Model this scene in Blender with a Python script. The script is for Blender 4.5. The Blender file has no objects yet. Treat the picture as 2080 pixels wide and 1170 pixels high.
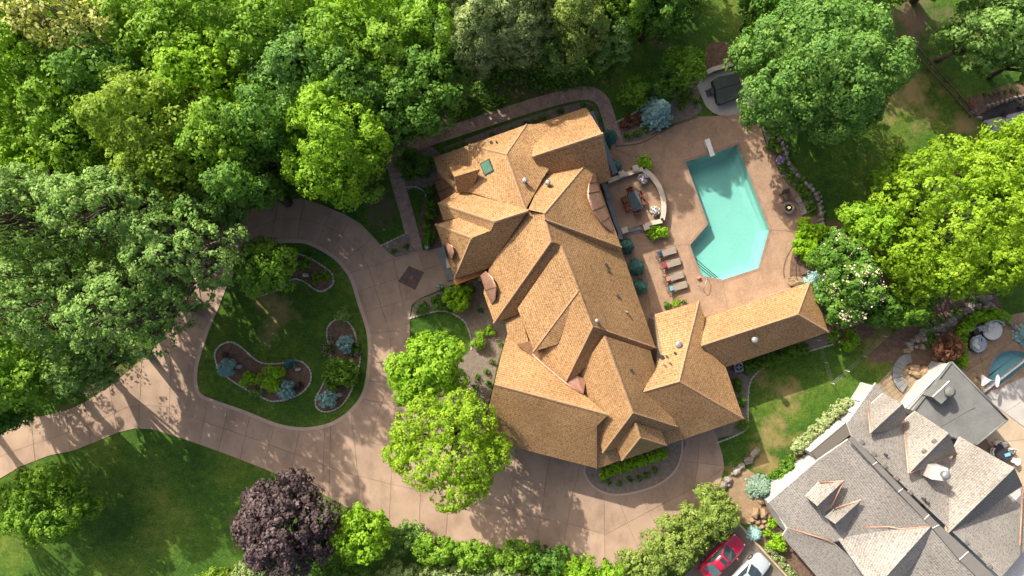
import bpy, bmesh, math, random
import numpy as np
from mathutils import Vector, Matrix
from mathutils.geometry import delaunay_2d_cdt

random.seed(7)
SC = bpy.context.scene
COL = SC.collection

# ------------------------------------------------------------------ camera, sky, sun, exposure
S, H = 0.046, 65.0                       # metres per photo pixel at ground level, flying height
cam_d = bpy.data.cameras.new('camera')
cam = bpy.data.objects.new('camera', cam_d); COL.objects.link(cam)
cam.location = (0, 0, H); cam.rotation_euler = (0, 0, 0)
cam_d.sensor_width = 36.0
cam_d.lens = 36.0 / (2 * (1040 * S) / H)
cam_d.clip_end = 2000
SC.camera = cam

SUN_EL = math.radians(38.0)
SUN_IMG = math.radians(51.0)             # shadows run right and down in the photo by this angle
dx, dy = math.cos(SUN_IMG), -math.sin(SUN_IMG)
world = bpy.data.worlds.new('World'); SC.world = world; world.use_nodes = True
wn = world.node_tree
bg = wn.nodes['Background']
sky = wn.nodes.new('ShaderNodeTexSky'); sky.sky_type = 'NISHITA'; sky.sun_disc = False
sky.sun_elevation = SUN_EL
sky.dust_density = 6.0; sky.ozone_density = 0.3; sky.air_density = 0.6
sky.sun_rotation = math.atan2(-dx, -dy)
wn.links.new(sky.outputs[0], bg.inputs[0]); bg.inputs[1].default_value = 0.125
sun_d = bpy.data.lights.new('sun', 'SUN'); sun_d.energy = 3.7; sun_d.angle = math.radians(0.55)
sun_d.color = (1.0, 0.92, 0.79)
sun = bpy.data.objects.new('sun', sun_d); COL.objects.link(sun)
sdir = Vector((dx * math.cos(SUN_EL), dy * math.cos(SUN_EL), -math.sin(SUN_EL)))
sun.rotation_euler = sdir.to_track_quat('-Z', 'Y').to_euler()
sun.location = (-40, 50, 60)
SC.view_settings.view_transform = 'Standard'
SC.view_settings.look = 'None'
SC.view_settings.gamma = 1.0
SC.view_settings.use_curve_mapping = False
SC.view_settings.exposure = 0.90
try:
    SC.cycles.max_bounces = 6; SC.cycles.diffuse_bounces = 3; SC.cycles.transparent_max_bounces = 8
    SC.cycles.caustics_reflective = False; SC.cycles.caustics_refractive = False
except Exception:
    pass

# ------------------------------------------------------------------ helpers
def P(px, py, z=0.0):
    k = S * (H - z) / H
    return Vector(((px - 1040) * k, -(py - 585) * k, z))

def crop(ox, oy, s):
    return lambda x, y: (ox + x / s, oy + y / s)

def tag(o, label=None, cat=None, group=None, kind=None):
    if label: o['label'] = label
    if cat: o['category'] = cat
    if group: o['group'] = group
    if kind: o['kind'] = kind
    return o

def link(name, me, mats=None, parent=None):
    o = bpy.data.objects.new(name, me); COL.objects.link(o)
    if mats is not None:
        for m in (mats if isinstance(mats, (list, tuple)) else [mats]):
            me.materials.append(m)
    if parent is not None:
        o.parent = parent
        o.matrix_parent_inverse = parent.matrix_basis.inverted()   # parts are written in world space
    return o

def empty(name, loc, label=None, cat=None, group=None, rz=0):
    o = bpy.data.objects.new(name, None); COL.objects.link(o)
    o.location = loc; o.rotation_euler = (0, 0, rz); o.empty_display_size = 0.3
    return tag(o, label, cat, group)

def part(name, bm, mat, parent):
    me = bpy.data.meshes.new(name); bm.to_mesh(me); bm.free()
    return link(name, me, mat, parent)

def local_part(name, bm, mat, parent):
    """part written in the parent's own space"""
    me = bpy.data.meshes.new(name); bm.to_mesh(me); bm.free()
    o = bpy.data.objects.new(name, me); COL.objects.link(o); o.parent = parent
    for m in (mat if isinstance(mat, (list, tuple)) else [mat]):
        me.materials.append(m)
    return o

def pyd(name, vs, fs, mats, parent=None):
    me = bpy.data.meshes.new(name); me.from_pydata([tuple(v) for v in vs], [], fs); me.update()
    return link(name, me, mats, parent)

def copy_tree(o, parent=None):
    c = o.copy(); COL.objects.link(c)
    if parent is not None:
        c.parent = parent
    for ch in list(o.children):
        copy_tree(ch, c)
    return c

def smooth(pts, n=6, closed=True):
    """Catmull-Rom through 2-D points"""
    out = []; m = len(pts)
    rng = range(m) if closed else range(m - 1)
    for i in rng:
        if closed:
            p0, p1, p2, p3 = pts[i - 1], pts[i], pts[(i + 1) % m], pts[(i + 2) % m]
        else:
            p0, p1, p2, p3 = pts[max(i - 1, 0)], pts[i], pts[i + 1], pts[min(i + 2, m - 1)]
        for k in range(n):
            t = k / n
            out.append(tuple(0.5 * (2 * p1[a] + (p2[a] - p0[a]) * t + (2 * p0[a] - 5 * p1[a] + 4 * p2[a] - p3[a]) * t * t
                                    + (3 * p1[a] - p0[a] - 3 * p2[a] + p3[a]) * t ** 3) for a in (0, 1)))
    if not closed: out.append(tuple(pts[-1]))
    return out

def bx(bm, c, size, rz=0.0, bevel=0.0, mat=0, tilt=None):
    r = bmesh.ops.create_cube(bm, size=1.0)
    vs = r['verts']
    bmesh.ops.scale(bm, vec=size, verts=vs)
    fs = {f for v in vs for f in v.link_faces}
    if bevel > 0:
        es = list({e for v in vs for e in v.link_edges})
        rb = bmesh.ops.bevel(bm, geom=es, offset=bevel, segments=1, affect='EDGES')
        fs = set(rb['faces']) | {f for f in fs if f.is_valid}
        vs = list({v for f in fs for v in f.verts})
    M = Matrix.Translation(Vector(c)) @ Matrix.Rotation(rz, 4, 'Z')
    if tilt: M = M @ Matrix.Rotation(tilt[1], 4, tilt[0])
    bmesh.ops.transform(bm, matrix=M, verts=vs)
    for f in fs:
        if f.is_valid: f.material_index = mat
    return vs

def tube(bm, pts, rad, n=8, mat=0, cap=True):
    """tube through 3-D points; rad a number or one radius for each point"""
    pts = [Vector(p) for p in pts]
    rs = rad if isinstance(rad, (list, tuple)) else [rad] * len(pts)
    rings = []
    for i, p in enumerate(pts):
        d = (pts[min(i + 1, len(pts) - 1)] - pts[max(i - 1, 0)])
        d = d.normalized() if d.length > 1e-6 else Vector((0, 0, 1))
        a = d.orthogonal().normalized() if i == 0 else (a_prev - d * a_prev.dot(d)).normalized()
        a_prev = a
        b = d.cross(a)
        rings.append([bm.verts.new(p + (a * math.cos(2 * math.pi * k / n) + b * math.sin(2 * math.pi * k / n)) * rs[i]) for k in range(n)])
    for r0, r1 in zip(rings, rings[1:]):
        for k in range(n):
            f = bm.faces.new((r0[k], r0[(k + 1) % n], r1[(k + 1) % n], r1[k])); f.material_index = mat; f.smooth = True
    if cap:
        for r in (rings[0][::-1], rings[-1]):
            f = bm.faces.new(r); f.material_index = mat

def lathe(bm, prof, c=(0, 0, 0), n=20, mat=0):
    rings = [[bm.verts.new((c[0] + r * math.cos(2 * math.pi * k / n), c[1] + r * math.sin(2 * math.pi * k / n), c[2] + z)) for k in range(n)] for r, z in prof]
    for r0, r1 in zip(rings, rings[1:]):
        for k in range(n):
            f = bm.faces.new((r0[k], r0[(k + 1) % n], r1[(k + 1) % n], r1[k])); f.smooth = True; f.material_index = mat
    f = bm.faces.new(rings[0][::-1]); f.material_index = mat
    f = bm.faces.new(rings[-1]); f.material_index = mat

def prism(bm, pts, z0, z1, mat=0):
    """vertical prism over 2-D world points"""
    a = [bm.verts.new((p[0], p[1], z0)) for p in pts]; b = [bm.verts.new((p[0], p[1], z1)) for p in pts]
    n = len(pts)
    fs = [bm.faces.new((a[i], a[(i + 1) % n], b[(i + 1) % n], b[i])) for i in range(n)]
    fs.append(bm.faces.new(b)); fs.append(bm.faces.new(a[::-1]))
    for f in fs: f.material_index = mat
    bmesh.ops.recalc_face_normals(bm, faces=fs)
    return fs

def inside(p, poly):
    x, y = p; c = False; n = len(poly)
    for i in range(n):
        x1, y1 = poly[i]; x2, y2 = poly[i - 1]
        if (y1 > y) != (y2 > y) and x < (x2 - x1) * (y - y1) / (y2 - y1) + x1: c = not c
    return c

def cdt_tris(outer, holes=(), strips=()):
    """triangles of outer minus holes; strips are thin quads; returns verts and (tri, in_strip) rows"""
    vs, es = [], []
    def add(poly):
        b = len(vs); n = len(poly)
        vs.extend(Vector((p[0], p[1])) for p in poly); es.extend((b + i, b + (i + 1) % n) for i in range(n))
    add(outer)
    for h in holes: add(h)
    for s in strips: add(s)
    v, e, f, *_ = delaunay_2d_cdt(vs, es, [], 0, 1e-4)
    out = []
    for t in f:
        c = (sum(v[i].x for i in t) / len(t), sum(v[i].y for i in t) / len(t))
        if not inside(c, outer) or any(inside(c, h) for h in holes): continue
        out.append((tuple(t), any(inside(c, s) for s in strips)))
    return v, out

def sheet(name, outer, z, mat, holes=(), parent=None, skirt=0.0):
    """flat sheet from photo-pixel outline (lying at height z)"""
    o2 = [tuple(P(*p, z)[:2]) for p in outer]; h2 = [[tuple(P(*p, z)[:2]) for p in h] for h in holes]
    v, tr = cdt_tris(o2, h2)
    bm = bmesh.new(); bv = [bm.verts.new((p.x, p.y, z)) for p in v]
    for t, _ in tr:
        try: bm.faces.new([bv[i] for i in t])
        except ValueError: pass
    bmesh.ops.delete(bm, geom=[q for q in bm.verts if not q.link_faces], context='VERTS')
    bmesh.ops.recalc_face_normals(bm, faces=bm.faces)
    if sum(f.normal.z for f in bm.faces) < 0: bmesh.ops.reverse_faces(bm, faces=bm.faces)
    if skirt:
        ed = [e for e in bm.edges if len(e.link_faces) == 1]
        r = bmesh.ops.extrude_edge_only(bm, edges=ed)
        bmesh.ops.translate(bm, vec=(0, 0, -skirt), verts=[g for g in r['geom'] if isinstance(g, bmesh.types.BMVert)])
    me = bpy.data.meshes.new(name); bm.to_mesh(me); bm.free()
    return link(name, me, mat, parent)

def slabs(parent, name, outer, holes, joints, z, mat, gap=0.07, thick=0.035):
    """paved area cut along its joints into one object for each slab"""
    o2 = [tuple(P(*p, z)[:2]) for p in outer]; h2 = [[tuple(P(*p, z)[:2]) for p in h] for h in holes]
    strips = []
    for j in joints:
        q = [P(*p, z) for p in j]
        for a, b in zip(q, q[1:]):
            d = (b - a); d.z = 0; d.normalize(); n = Vector((-d.y, d.x, 0)) * gap / 2; e = d * 0.03
            strips.append([tuple((a - e + n)[:2]), tuple((b + e + n)[:2]), tuple((b + e - n)[:2]), tuple((a - e - n)[:2])])
    v, tr = cdt_tris(o2, h2, strips)
    tr = [t for t, s in tr if not s]
    par = list(range(len(tr))); edge = {}
    def find(i):
        while par[i] != i: par[i] = par[par[i]]; i = par[i]
        return i
    for k, t in enumerate(tr):
        for a, b in zip(t, t[1:] + t[:1]):
            e = (min(a, b), max(a, b))
            if e in edge: par[find(k)] = find(edge[e])
            else: edge[e] = k
    groups = {}
    for k in range(len(tr)): groups.setdefault(find(k), []).append(k)
    for ks in groups.values():
        bm = bmesh.new(); m = {}
        for k in ks:
            f = []
            for i in tr[k]:
                if i not in m: m[i] = bm.verts.new((v[i].x, v[i].y, z))
                f.append(m[i])
            bm.faces.new(f)
        if sum(f.calc_area() for f in bm.faces) < 0.02: bm.free(); continue
        bmesh.ops.recalc_face_normals(bm, faces=bm.faces)
        if sum(f.normal.z for f in bm.faces) < 0: bmesh.ops.reverse_faces(bm, faces=bm.faces)
        ed = [e for e in bm.edges if len(e.link_faces) == 1]
        r = bmesh.ops.extrude_edge_only(bm, edges=ed)
        bmesh.ops.translate(bm, vec=(0, 0, -thick), verts=[g for g in r['geom'] if isinstance(g, bmesh.types.BMVert)])
        part(name, bm, mat, parent)

# ------------------------------------------------------------------ materials
def nodes(name):
    m = bpy.data.materials.new(name); m.use_nodes = True
    nt = m.node_tree; return m, nt, nt.nodes['Principled BSDF']

def noise(nt, scale, detail=4, rough=0.6, vec=None, stretch=None):
    n = nt.nodes.new('ShaderNodeTexNoise'); n.inputs['Scale'].default_value = scale
    n.inputs['Detail'].default_value = detail; n.inputs['Roughness'].default_value = rough
    if vec is None:
        tc = nt.nodes.new('ShaderNodeTexCoord'); vec = tc.outputs['Object']
    if stretch:
        mp = nt.nodes.new('ShaderNodeMapping'); mp.inputs['Scale'].default_value = stretch
        nt.links.new(vec, mp.inputs[0]); vec = mp.outputs[0]
    nt.links.new(vec, n.inputs['Vector'])
    return n

def ramp(nt, src, stops):
    r = nt.nodes.new('ShaderNodeValToRGB'); cr = r.color_ramp
    while len(cr.elements) > 1: cr.elements.remove(cr.elements[-1])
    cr.elements[0].position = stops[0][0]; cr.elements[0].color = (*stops[0][1], 1)
    for p, c in stops[1:]:
        e = cr.elements.new(p); e.color = (*c, 1)
    nt.links.new(src, r.inputs[0]); return r

def mix(nt, a, b, fac, mode='MIX'):
    m = nt.nodes.new('ShaderNodeMix'); m.data_type = 'RGBA'; m.blend_type = mode
    for s, x in ((m.inputs[6], a), (m.inputs[7], b)):
        if isinstance(x, tuple): s.default_value = (*x, 1)
        else: nt.links.new(x, s)
    if isinstance(fac, (int, float)): m.inputs[0].default_value = fac
    else: nt.links.new(fac, m.inputs[0])
    return m.outputs[2]

def bump(nt, bs, h, strength=0.4, dist=0.03):
    b = nt.nodes.new('ShaderNodeBump'); b.inputs['Strength'].default_value = strength; b.inputs['Distance'].default_value = dist
    nt.links.new(h, b.inputs['Height']); nt.links.new(b.outputs[0], bs.inputs['Normal'])

def mottled(name, c1, c2, scale=2.0, rough=0.8, spec=0.3, fine=14.0, fine_amt=0.35, bmp=0.3, metal=0.0, vary=0.0, stain=0.0):
    m, nt, bs = nodes(name)
    a = noise(nt, scale); f = noise(nt, fine, 2)
    col = ramp(nt, a.outputs[0], [(0.3, c1), (0.7, c2)]).outputs[0]
    g = ramp(nt, f.outputs[0], [(0.3, (1 - fine_amt,) * 3), (0.7, (1.0, 1.0, 1.0))]).outputs[0]
    col = mix(nt, col, g, 1.0, 'MULTIPLY')
    if stain:
        q1 = noise(nt, 0.55, 6, 0.72, None, (1.0, 0.55, 1)); q2 = noise(nt, 2.7, 4, 0.7)
        col = mix(nt, col, ramp(nt, q1.outputs[0], [(0.36, (1 - stain,) * 3), (0.52, (1.0, 1.0, 1.0))]).outputs[0], 1.0, 'MULTIPLY')
        col = mix(nt, col, ramp(nt, q2.outputs[0], [(0.27, (1 - stain * 1.3,) * 3), (0.36, (1.0, 1.0, 1.0))]).outputs[0], 1.0, 'MULTIPLY')
    if vary:
        oi = nt.nodes.new('ShaderNodeObjectInfo')
        v = ramp(nt, oi.outputs['Random'], [(0, (1 - vary,) * 3), (1, (1.0, 1.0, 1.0))]).outputs[0]
        col = mix(nt, col, v, 1.0, 'MULTIPLY')
    nt.links.new(col, bs.inputs['Base Color'])
    bs.inputs['Roughness'].default_value = rough; bs.inputs['Specular IOR Level'].default_value = spec
    bs.inputs['Metallic'].default_value = metal
    if bmp: bump(nt, bs, f.outputs[0], bmp, 0.02)
    return m

def plain(name, c, rough=0.6, spec=0.4, metal=0.0):
    return mottled(name, tuple(x * 0.9 for x in c), c, 1.3, rough, spec, 9.0, 0.08, 0.0, metal)

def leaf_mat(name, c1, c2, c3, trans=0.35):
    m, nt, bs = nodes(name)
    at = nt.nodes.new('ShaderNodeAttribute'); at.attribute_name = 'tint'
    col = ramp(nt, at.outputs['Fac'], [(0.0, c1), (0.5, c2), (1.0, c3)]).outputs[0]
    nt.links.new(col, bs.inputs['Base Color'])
    bs.inputs['Roughness'].default_value = 0.55; bs.inputs['Specular IOR Level'].default_value = 0.25
    tr = nt.nodes.new('ShaderNodeBsdfTranslucent')
    nt.links.new(mix(nt, col, (1.0, 1.0, 0.35), 1.0, 'MULTIPLY'), tr.inputs[0])
    mx = nt.nodes.new('ShaderNodeMixShader'); mx.inputs[0].default_value = trans
    nt.links.new(bs.outputs[0], mx.inputs[1]); nt.links.new(tr.outputs[0], mx.inputs[2])
    nt.links.new(mx.outputs[0], nt.nodes['Material Output'].inputs[0])
    return m

def shake_mat(name, c_dark, c_mid, c_light, c_old):
    m, nt, bs = nodes(name)
    uv = nt.nodes.new('ShaderNodeUVMap'); uv.uv_map = 'UVMap'
    v = uv.outputs[0]
    br = nt.nodes.new('ShaderNodeTexBrick'); nt.links.new(v, br.inputs['Vector'])
    br.inputs['Scale'].default_value = 1.0; br.inputs['Brick Width'].default_value = 0.15; br.inputs['Row Height'].default_value = 0.20
    br.inputs['Mortar Size'].default_value = 0.007; br.inputs['Mortar Smooth'].default_value = 0.2; br.inputs['Bias'].default_value = -0.1
    br.inputs['Color1'].default_value = (*c_mid, 1); br.inputs['Color2'].default_value = (*c_light, 1); br.inputs['Mortar'].default_value = (*c_dark, 1)
    n1 = noise(nt, 1.0, 4, 0.7, v, (4.5, 1.6, 1))          # weathered clumps down the slope
    n2 = noise(nt, 0.22, 3, 0.5, v)
    n3 = noise(nt, 1.0, 2, 0.5, v, (9.0, 4.0, 1))
    k1 = ramp(nt, n1.outputs[0], [(0.54, (0, 0, 0)), (0.78, (1, 1, 1))]).outputs[0]
    col = mix(nt, br.outputs['Color'], c_old, k1)
    k2 = ramp(nt, n2.outputs[0], [(0.35, (0.80, 0.78, 0.76)), (0.65, (1.05, 1.03, 1.0))]).outputs[0]
    col = mix(nt, col, k2, 1.0, 'MULTIPLY')
    k3 = ramp(nt, n3.outputs[0], [(0.32, (0.58, 0.52, 0.47)), (0.50, (1, 1, 1))]).outputs[0]
    col = mix(nt, col, k3, 1.0, 'MULTIPLY')
    CL = col
    bs.inputs['Roughness'].default_value = 0.75; bs.inputs['Specular IOR Level'].default_value = 0.25
    # saw-tooth of the courses
    sx = nt.nodes.new('ShaderNodeSeparateXYZ'); nt.links.new(v, sx.inputs[0])
    fr = nt.nodes.new('ShaderNodeMath'); fr.operation = 'MODULO'; fr.inputs[1].default_value = 0.20
    nt.links.new(sx.outputs[1], fr.inputs[0])
    ad = nt.nodes.new('ShaderNodeMath'); ad.operation = 'MULTIPLY_ADD'; ad.inputs[1].default_value = 0.10
    nt.links.new(n3.outputs[0], ad.inputs[0]); nt.links.new(fr.outputs[0], ad.inputs[2])
    bump(nt, bs, ad.outputs[0], 0.6, 0.12)
    butt = ramp(nt, fr.outputs[0], [(0.0, (0.72, 0.69, 0.66)), (0.04, (0.88, 0.86, 0.84)), (0.07, (1, 1, 1))]).outputs[0]   # course shading: shade under the butt ends put into the colour
    nt.links.new(mix(nt, CL, butt, 1.0, 'MULTIPLY'), bs.inputs['Base Color'])
    return m

M = {}
M['cedar'] = shake_mat('cedar_shake', (0.13, 0.070, 0.029), (0.40, 0.240, 0.110), (0.50, 0.325, 0.168), (0.265, 0.145, 0.060))
M['slate'] = shake_mat('grey_shake', (0.12, 0.115, 0.108), (0.315, 0.305, 0.288), (0.395, 0.382, 0.36), (0.23, 0.22, 0.205))
M['fascia'] = mottled('cedar_fascia', (0.30, 0.15, 0.07), (0.42, 0.23, 0.12), 3, 0.7)
M['cap'] = mottled('cedar_ridge_cap', (0.33, 0.20, 0.105), (0.46, 0.30, 0.17), 6, 0.7)
M['copper'] = mottled('bright_copper', (0.46, 0.24, 0.165), (0.60, 0.35, 0.25), 1.2, 0.42, 0.5, 5, 0.25, 0.0, 0.55)
M['oldcopper'] = mottled('brown_copper', (0.20, 0.10, 0.06), (0.33, 0.17, 0.11), 1.2, 0.45, 0.5, 5, 0.25, 0.0, 0.5)
M['flash'] = mottled('copper_flashing', (0.50, 0.24, 0.15), (0.62, 0.33, 0.22), 3, 0.5, 0.5, 8, 0.2, 0.0, 0.3)
M['stucco'] = mottled('warm_stucco', (0.40, 0.32, 0.24), (0.48, 0.39, 0.30), 1.5, 0.9)
M['white_wall'] = mottled('white_stucco', (0.50, 0.50, 0.485), (0.58, 0.58, 0.56), 0.8, 0.9)
M['concrete'] = mottled('tan_concrete', (0.385, 0.272, 0.197), (0.50, 0.36, 0.26), 0.35, 0.9, 0.2, 22, 0.22, 0.25, 0, 0.13, 0.2)
M['joint'] = mottled('joint_sand', (0.24, 0.17, 0.13), (0.28, 0.20, 0.155), 3, 0.95)
M['deck'] = mottled('stamped_concrete', (0.34, 0.225, 0.15), (0.45, 0.30, 0.20), 0.9, 0.85, 0.25, 9, 0.25, 0.3, 0, 0.05, 0.16)
M['greyconc'] = mottled('pale_concrete', (0.42, 0.40, 0.37), (0.52, 0.49, 0.45), 0.7, 0.9, 0.2, 16, 0.2, 0.2, 0, 0.06)
M['tanconc'] = mottled('sand_concrete', (0.42, 0.33, 0.23), (0.52, 0.42, 0.30), 0.7, 0.9, 0.2, 16, 0.2, 0.2, 0, 0.06)
M['gravel'] = mottled('pea_gravel', (0.24, 0.19, 0.15), (0.36, 0.30, 0.24), 3.0, 0.95, 0.2, 26, 0.6, 0.7)
M['mulch'] = mottled('brown_mulch', (0.15, 0.095, 0.065), (0.27, 0.18, 0.125), 2.5, 0.95, 0.2, 18, 0.6, 0.7)
M['blackmulch'] = mottled('dark_mulch', (0.055, 0.048, 0.045), (0.10, 0.09, 0.085), 2.5, 0.95, 0.2, 18, 0.6, 0.7)
M['edging'] = mottled('pale_edging_stone', (0.42, 0.38, 0.33), (0.62, 0.57, 0.50), 4, 0.9, 0.2, 12, 0.3, 0.3)
M['boulder'] = mottled('limestone_boulder', (0.30, 0.26, 0.215), (0.50, 0.44, 0.37), 1.6, 0.9, 0.2, 9, 0.4, 0.5, 0, 0.3)
M['tanstone'] = mottled('tan_flagstone', (0.33, 0.225, 0.13), (0.46, 0.33, 0.20), 1.6, 0.9, 0.2, 9, 0.35, 0.5, 0, 0.25)
M['capstone'] = mottled('cast_cap_stone', (0.52, 0.44, 0.34), (0.62, 0.54, 0.43), 1.5, 0.85, 0.3, 14, 0.12, 0.1)
M['bluestone'] = mottled('blue_grey_stone', (0.20, 0.21, 0.21), (0.29, 0.30, 0.295), 1.5, 0.85, 0.3, 14, 0.2, 0.2, 0, 0.15)
M['bark'] = mottled('grey_bark', (0.13, 0.10, 0.08), (0.27, 0.22, 0.18), 3, 0.95, 0.2, 14, 0.4, 0.5)
M['darkbark'] = mottled('brown_bark', (0.07, 0.05, 0.035), (0.13, 0.095, 0.07), 3, 0.95, 0.2, 14, 0.4, 0.5)
M['white'] = plain('white_paint', (0.78, 0.78, 0.77), 0.5)
M['metal'] = plain('galvanised_metal', (0.40, 0.40, 0.40), 0.45, 0.5, 0.6)
M['dark'] = plain('dark_plastic', (0.035, 0.035, 0.04), 0.6)
M['rubber'] = plain('black_rubber', (0.02, 0.02, 0.02), 0.85)
M['wicker'] = mottled('grey_wicker', (0.13, 0.10, 0.075), (0.20, 0.155, 0.115), 5, 0.85)
M['cushion'] = mottled('taupe_cushion', (0.30, 0.25, 0.20), (0.37, 0.31, 0.25), 3, 0.9)
M['paleblue'] = mottled('pale_blue_cushion', (0.36, 0.42, 0.45), (0.50, 0.55, 0.57), 2, 0.9)
M['cream'] = plain('cream_fabric', (0.72, 0.69, 0.62), 0.9)
M['rust'] = mottled('rust_cushion', (0.22, 0.07, 0.035), (0.30, 0.10, 0.05), 4, 0.9)
M['tabletop'] = mottled('slate_table_top', (0.05, 0.075, 0.085), (0.09, 0.12, 0.135), 3, 0.5)
M['navy'] = plain('navy_towel', (0.02, 0.05, 0.13), 0.9)
M['redcloth'] = plain('red_towel', (0.55, 0.03, 0.06), 0.9)
M['salmon'] = plain('salmon_towel', (0.65, 0.25, 0.18), 0.9)
M['bluecloth'] = plain('light_blue_towel', (0.18, 0.48, 0.66), 0.9)
M['spacover'] = mottled('green_black_vinyl', (0.035, 0.05, 0.05), (0.075, 0.095, 0.09), 1.2, 0.5, 0.4, 5, 0.3, 0.0)
M['timber'] = mottled('weathered_timber', (0.12, 0.085, 0.06), (0.19, 0.14, 0.10), 3, 0.9)
M['flatroof'] = mottled('membrane_roof', (0.155, 0.16, 0.155), (0.20, 0.205, 0.20), 0.6, 0.9, 0.2, 8, 0.15, 0.1, 0, 0, 0.12)
M['seam'] = plain('membrane_ridge', (0.17, 0.16, 0.145), 0.7)
M['purpleflower'] = plain('violet_petals', (0.33, 0.16, 0.55), 0.8)
M['whiteflower'] = plain('white_petals', (0.80, 0.76, 0.66), 0.8)
M['creamflower'] = plain('cream_petals', (0.72, 0.64, 0.40), 0.8)
M['pinkflower'] = plain('pink_petals', (0.62, 0.14, 0.36), 0.8)
M['terracotta'] = mottled('grey_urn', (0.10, 0.085, 0.075), (0.16, 0.14, 0.125), 4, 0.8)

# grass with dry and bare places of their own
def grass_mat():
    m, nt, bs = nodes('lawn_grass')
    tc = nt.nodes.new('ShaderNodeTexCoord'); vec = tc.outputs['Object']
    a = noise(nt, 0.16, 5, 0.65, vec); b = noise(nt, 6.0, 3, 0.7, vec); c = noise(nt, 0.5, 5, 0.7, vec)
    f = noise(nt, 16.0, 2, 0.7, vec)
    col = ramp(nt, a.outputs[0], [(0.32, (0.038, 0.098, 0.016)), (0.5, (0.072, 0.150, 0.020)), (0.68, (0.150, 0.205, 0.035))]).outputs[0]
    col = mix(nt, col, ramp(nt, b.outputs[0], [(0.3, (0.5, 0.55, 0.5)), (0.7, (1.2, 1.15, 1.1))]).outputs[0], 1.0, 'MULTIPLY')
    g2 = noise(nt, 1.7, 6, 0.78, vec)
    col = mix(nt, col, ramp(nt, g2.outputs[0], [(0.32, (0.55, 0.62, 0.6)), (0.52, (1.0, 1.0, 1.0)), (0.70, (1.45, 1.28, 1.1))]).outputs[0], 1.0, 'MULTIPLY')
    def blobs(lst):
        last = None
        for (px, py, r) in lst:
            p = P(px, py)
            d = nt.nodes.new('ShaderNodeVectorMath'); d.operation = 'DISTANCE'
            nt.links.new(vec, d.inputs[0]); d.inputs[1].default_value = p
            mr = nt.nodes.new('ShaderNodeMapRange'); mr.inputs[1].default_value = 0; mr.inputs[2].default_value = r * S
            mr.inputs[3].default_value = 1.0; mr.inputs[4].default_value = 0
            nt.links.new(d.outputs['Value'], mr.inputs[0])
            if last is None: last = mr.outputs[0]
            else:
                mm = nt.nodes.new('ShaderNodeMath'); mm.operation = 'MAXIMUM'
                nt.links.new(last, mm.inputs[0]); nt.links.new(mr.outputs[0], mm.inputs[1]); last = mm.outputs[0]
        return last
    def spotted(lst, lo, hi):
        k = nt.nodes.new('ShaderNodeMath'); k.operation = 'MULTIPLY_ADD'; k.inputs[1].default_value = 2.6; k.inputs[2].default_value = -1.3
        nt.links.new(c.outputs[0], k.inputs[0])
        s = nt.nodes.new('ShaderNodeMath'); s.operation = 'ADD'
        nt.links.new(blobs(lst), s.inputs[0]); nt.links.new(k.outputs[0], s.inputs[1])
        return ramp(nt, s.outputs[0], [(lo, (0, 0, 0)), (hi, (1, 1, 1))]).outputs[0]
    dry = spotted([(1575, 880, 75), (1560, 935, 60), (1500, 985, 60), (1600, 800, 60), (1850, 190, 110), (1960, 250, 60), (560, 640, 75),
                   (600, 560, 40), (1640, 655, 40), (1530, 740, 60), (1780, 700, 60), (1440, 970, 50)], 0.35, 1.0)
    col = mix(nt, col, (0.27, 0.205, 0.085), dry)
    soil = spotted([(1060, 170, 110), (1160, 190, 90), (960, 190, 60), (1330, 60, 70), (1860, 40, 120), (1990, 60, 70), (780, 430, 70), (900, 250, 70),
                    (220, 770, 120), (130, 850, 60), (540, 400, 90), (1520, 1020, 60), (1620, 1150, 60), (480, 1060, 40), (40, 960, 40), (1340, 170, 40),
                    (400, 200, 300), (150, 300, 300), (700, 200, 250), (1960, 620, 90), (1750, 640, 80)], 0.40, 0.95)
    col = mix(nt, col, (0.15, 0.105, 0.07), soil)
    nt.links.new(col, bs.inputs['Base Color']); bs.inputs['Roughness'].default_value = 0.9; bs.inputs['Specular IOR Level'].default_value = 0.15
    bump(nt, bs, f.outputs[0], 0.8, 0.06)
    return m
M['grass'] = grass_mat()

def brick_paver():
    m, nt, bs = nodes('clay_paver')
    uv = nt.nodes.new('ShaderNodeUVMap'); uv.uv_map = 'UVMap'
    br = nt.nodes.new('ShaderNodeTexBrick'); nt.links.new(uv.outputs[0], br.inputs['Vector'])
    br.inputs['Scale'].default_value = 1.0; br.inputs['Brick Width'].default_value = 0.34; br.inputs['Row Height'].default_value = 0.22
    br.inputs['Mortar Size'].default_value = 0.012; br.inputs['Color1'].default_value = (0.37, 0.245, 0.19, 1)
    br.inputs['Color2'].default_value = (0.48, 0.335, 0.26, 1); br.inputs['Mortar'].default_value = (0.20, 0.15, 0.12, 1)
    n = noise(nt, 1.2, 4, 0.6, uv.outputs[0])
    nt.links.new(mix(nt, br.outputs['Color'], ramp(nt, n.outputs[0], [(0.3, (0.7, 0.7, 0.7)), (0.7, (1.1, 1.1, 1.1))]).outputs[0], 1.0, 'MULTIPLY'), bs.inputs['Base Color'])
    bs.inputs['Roughness'].default_value = 0.9; bump(nt, bs, br.outputs['Fac'], -0.5, 0.01)
    return m
M['paver'] = brick_paver()

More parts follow.
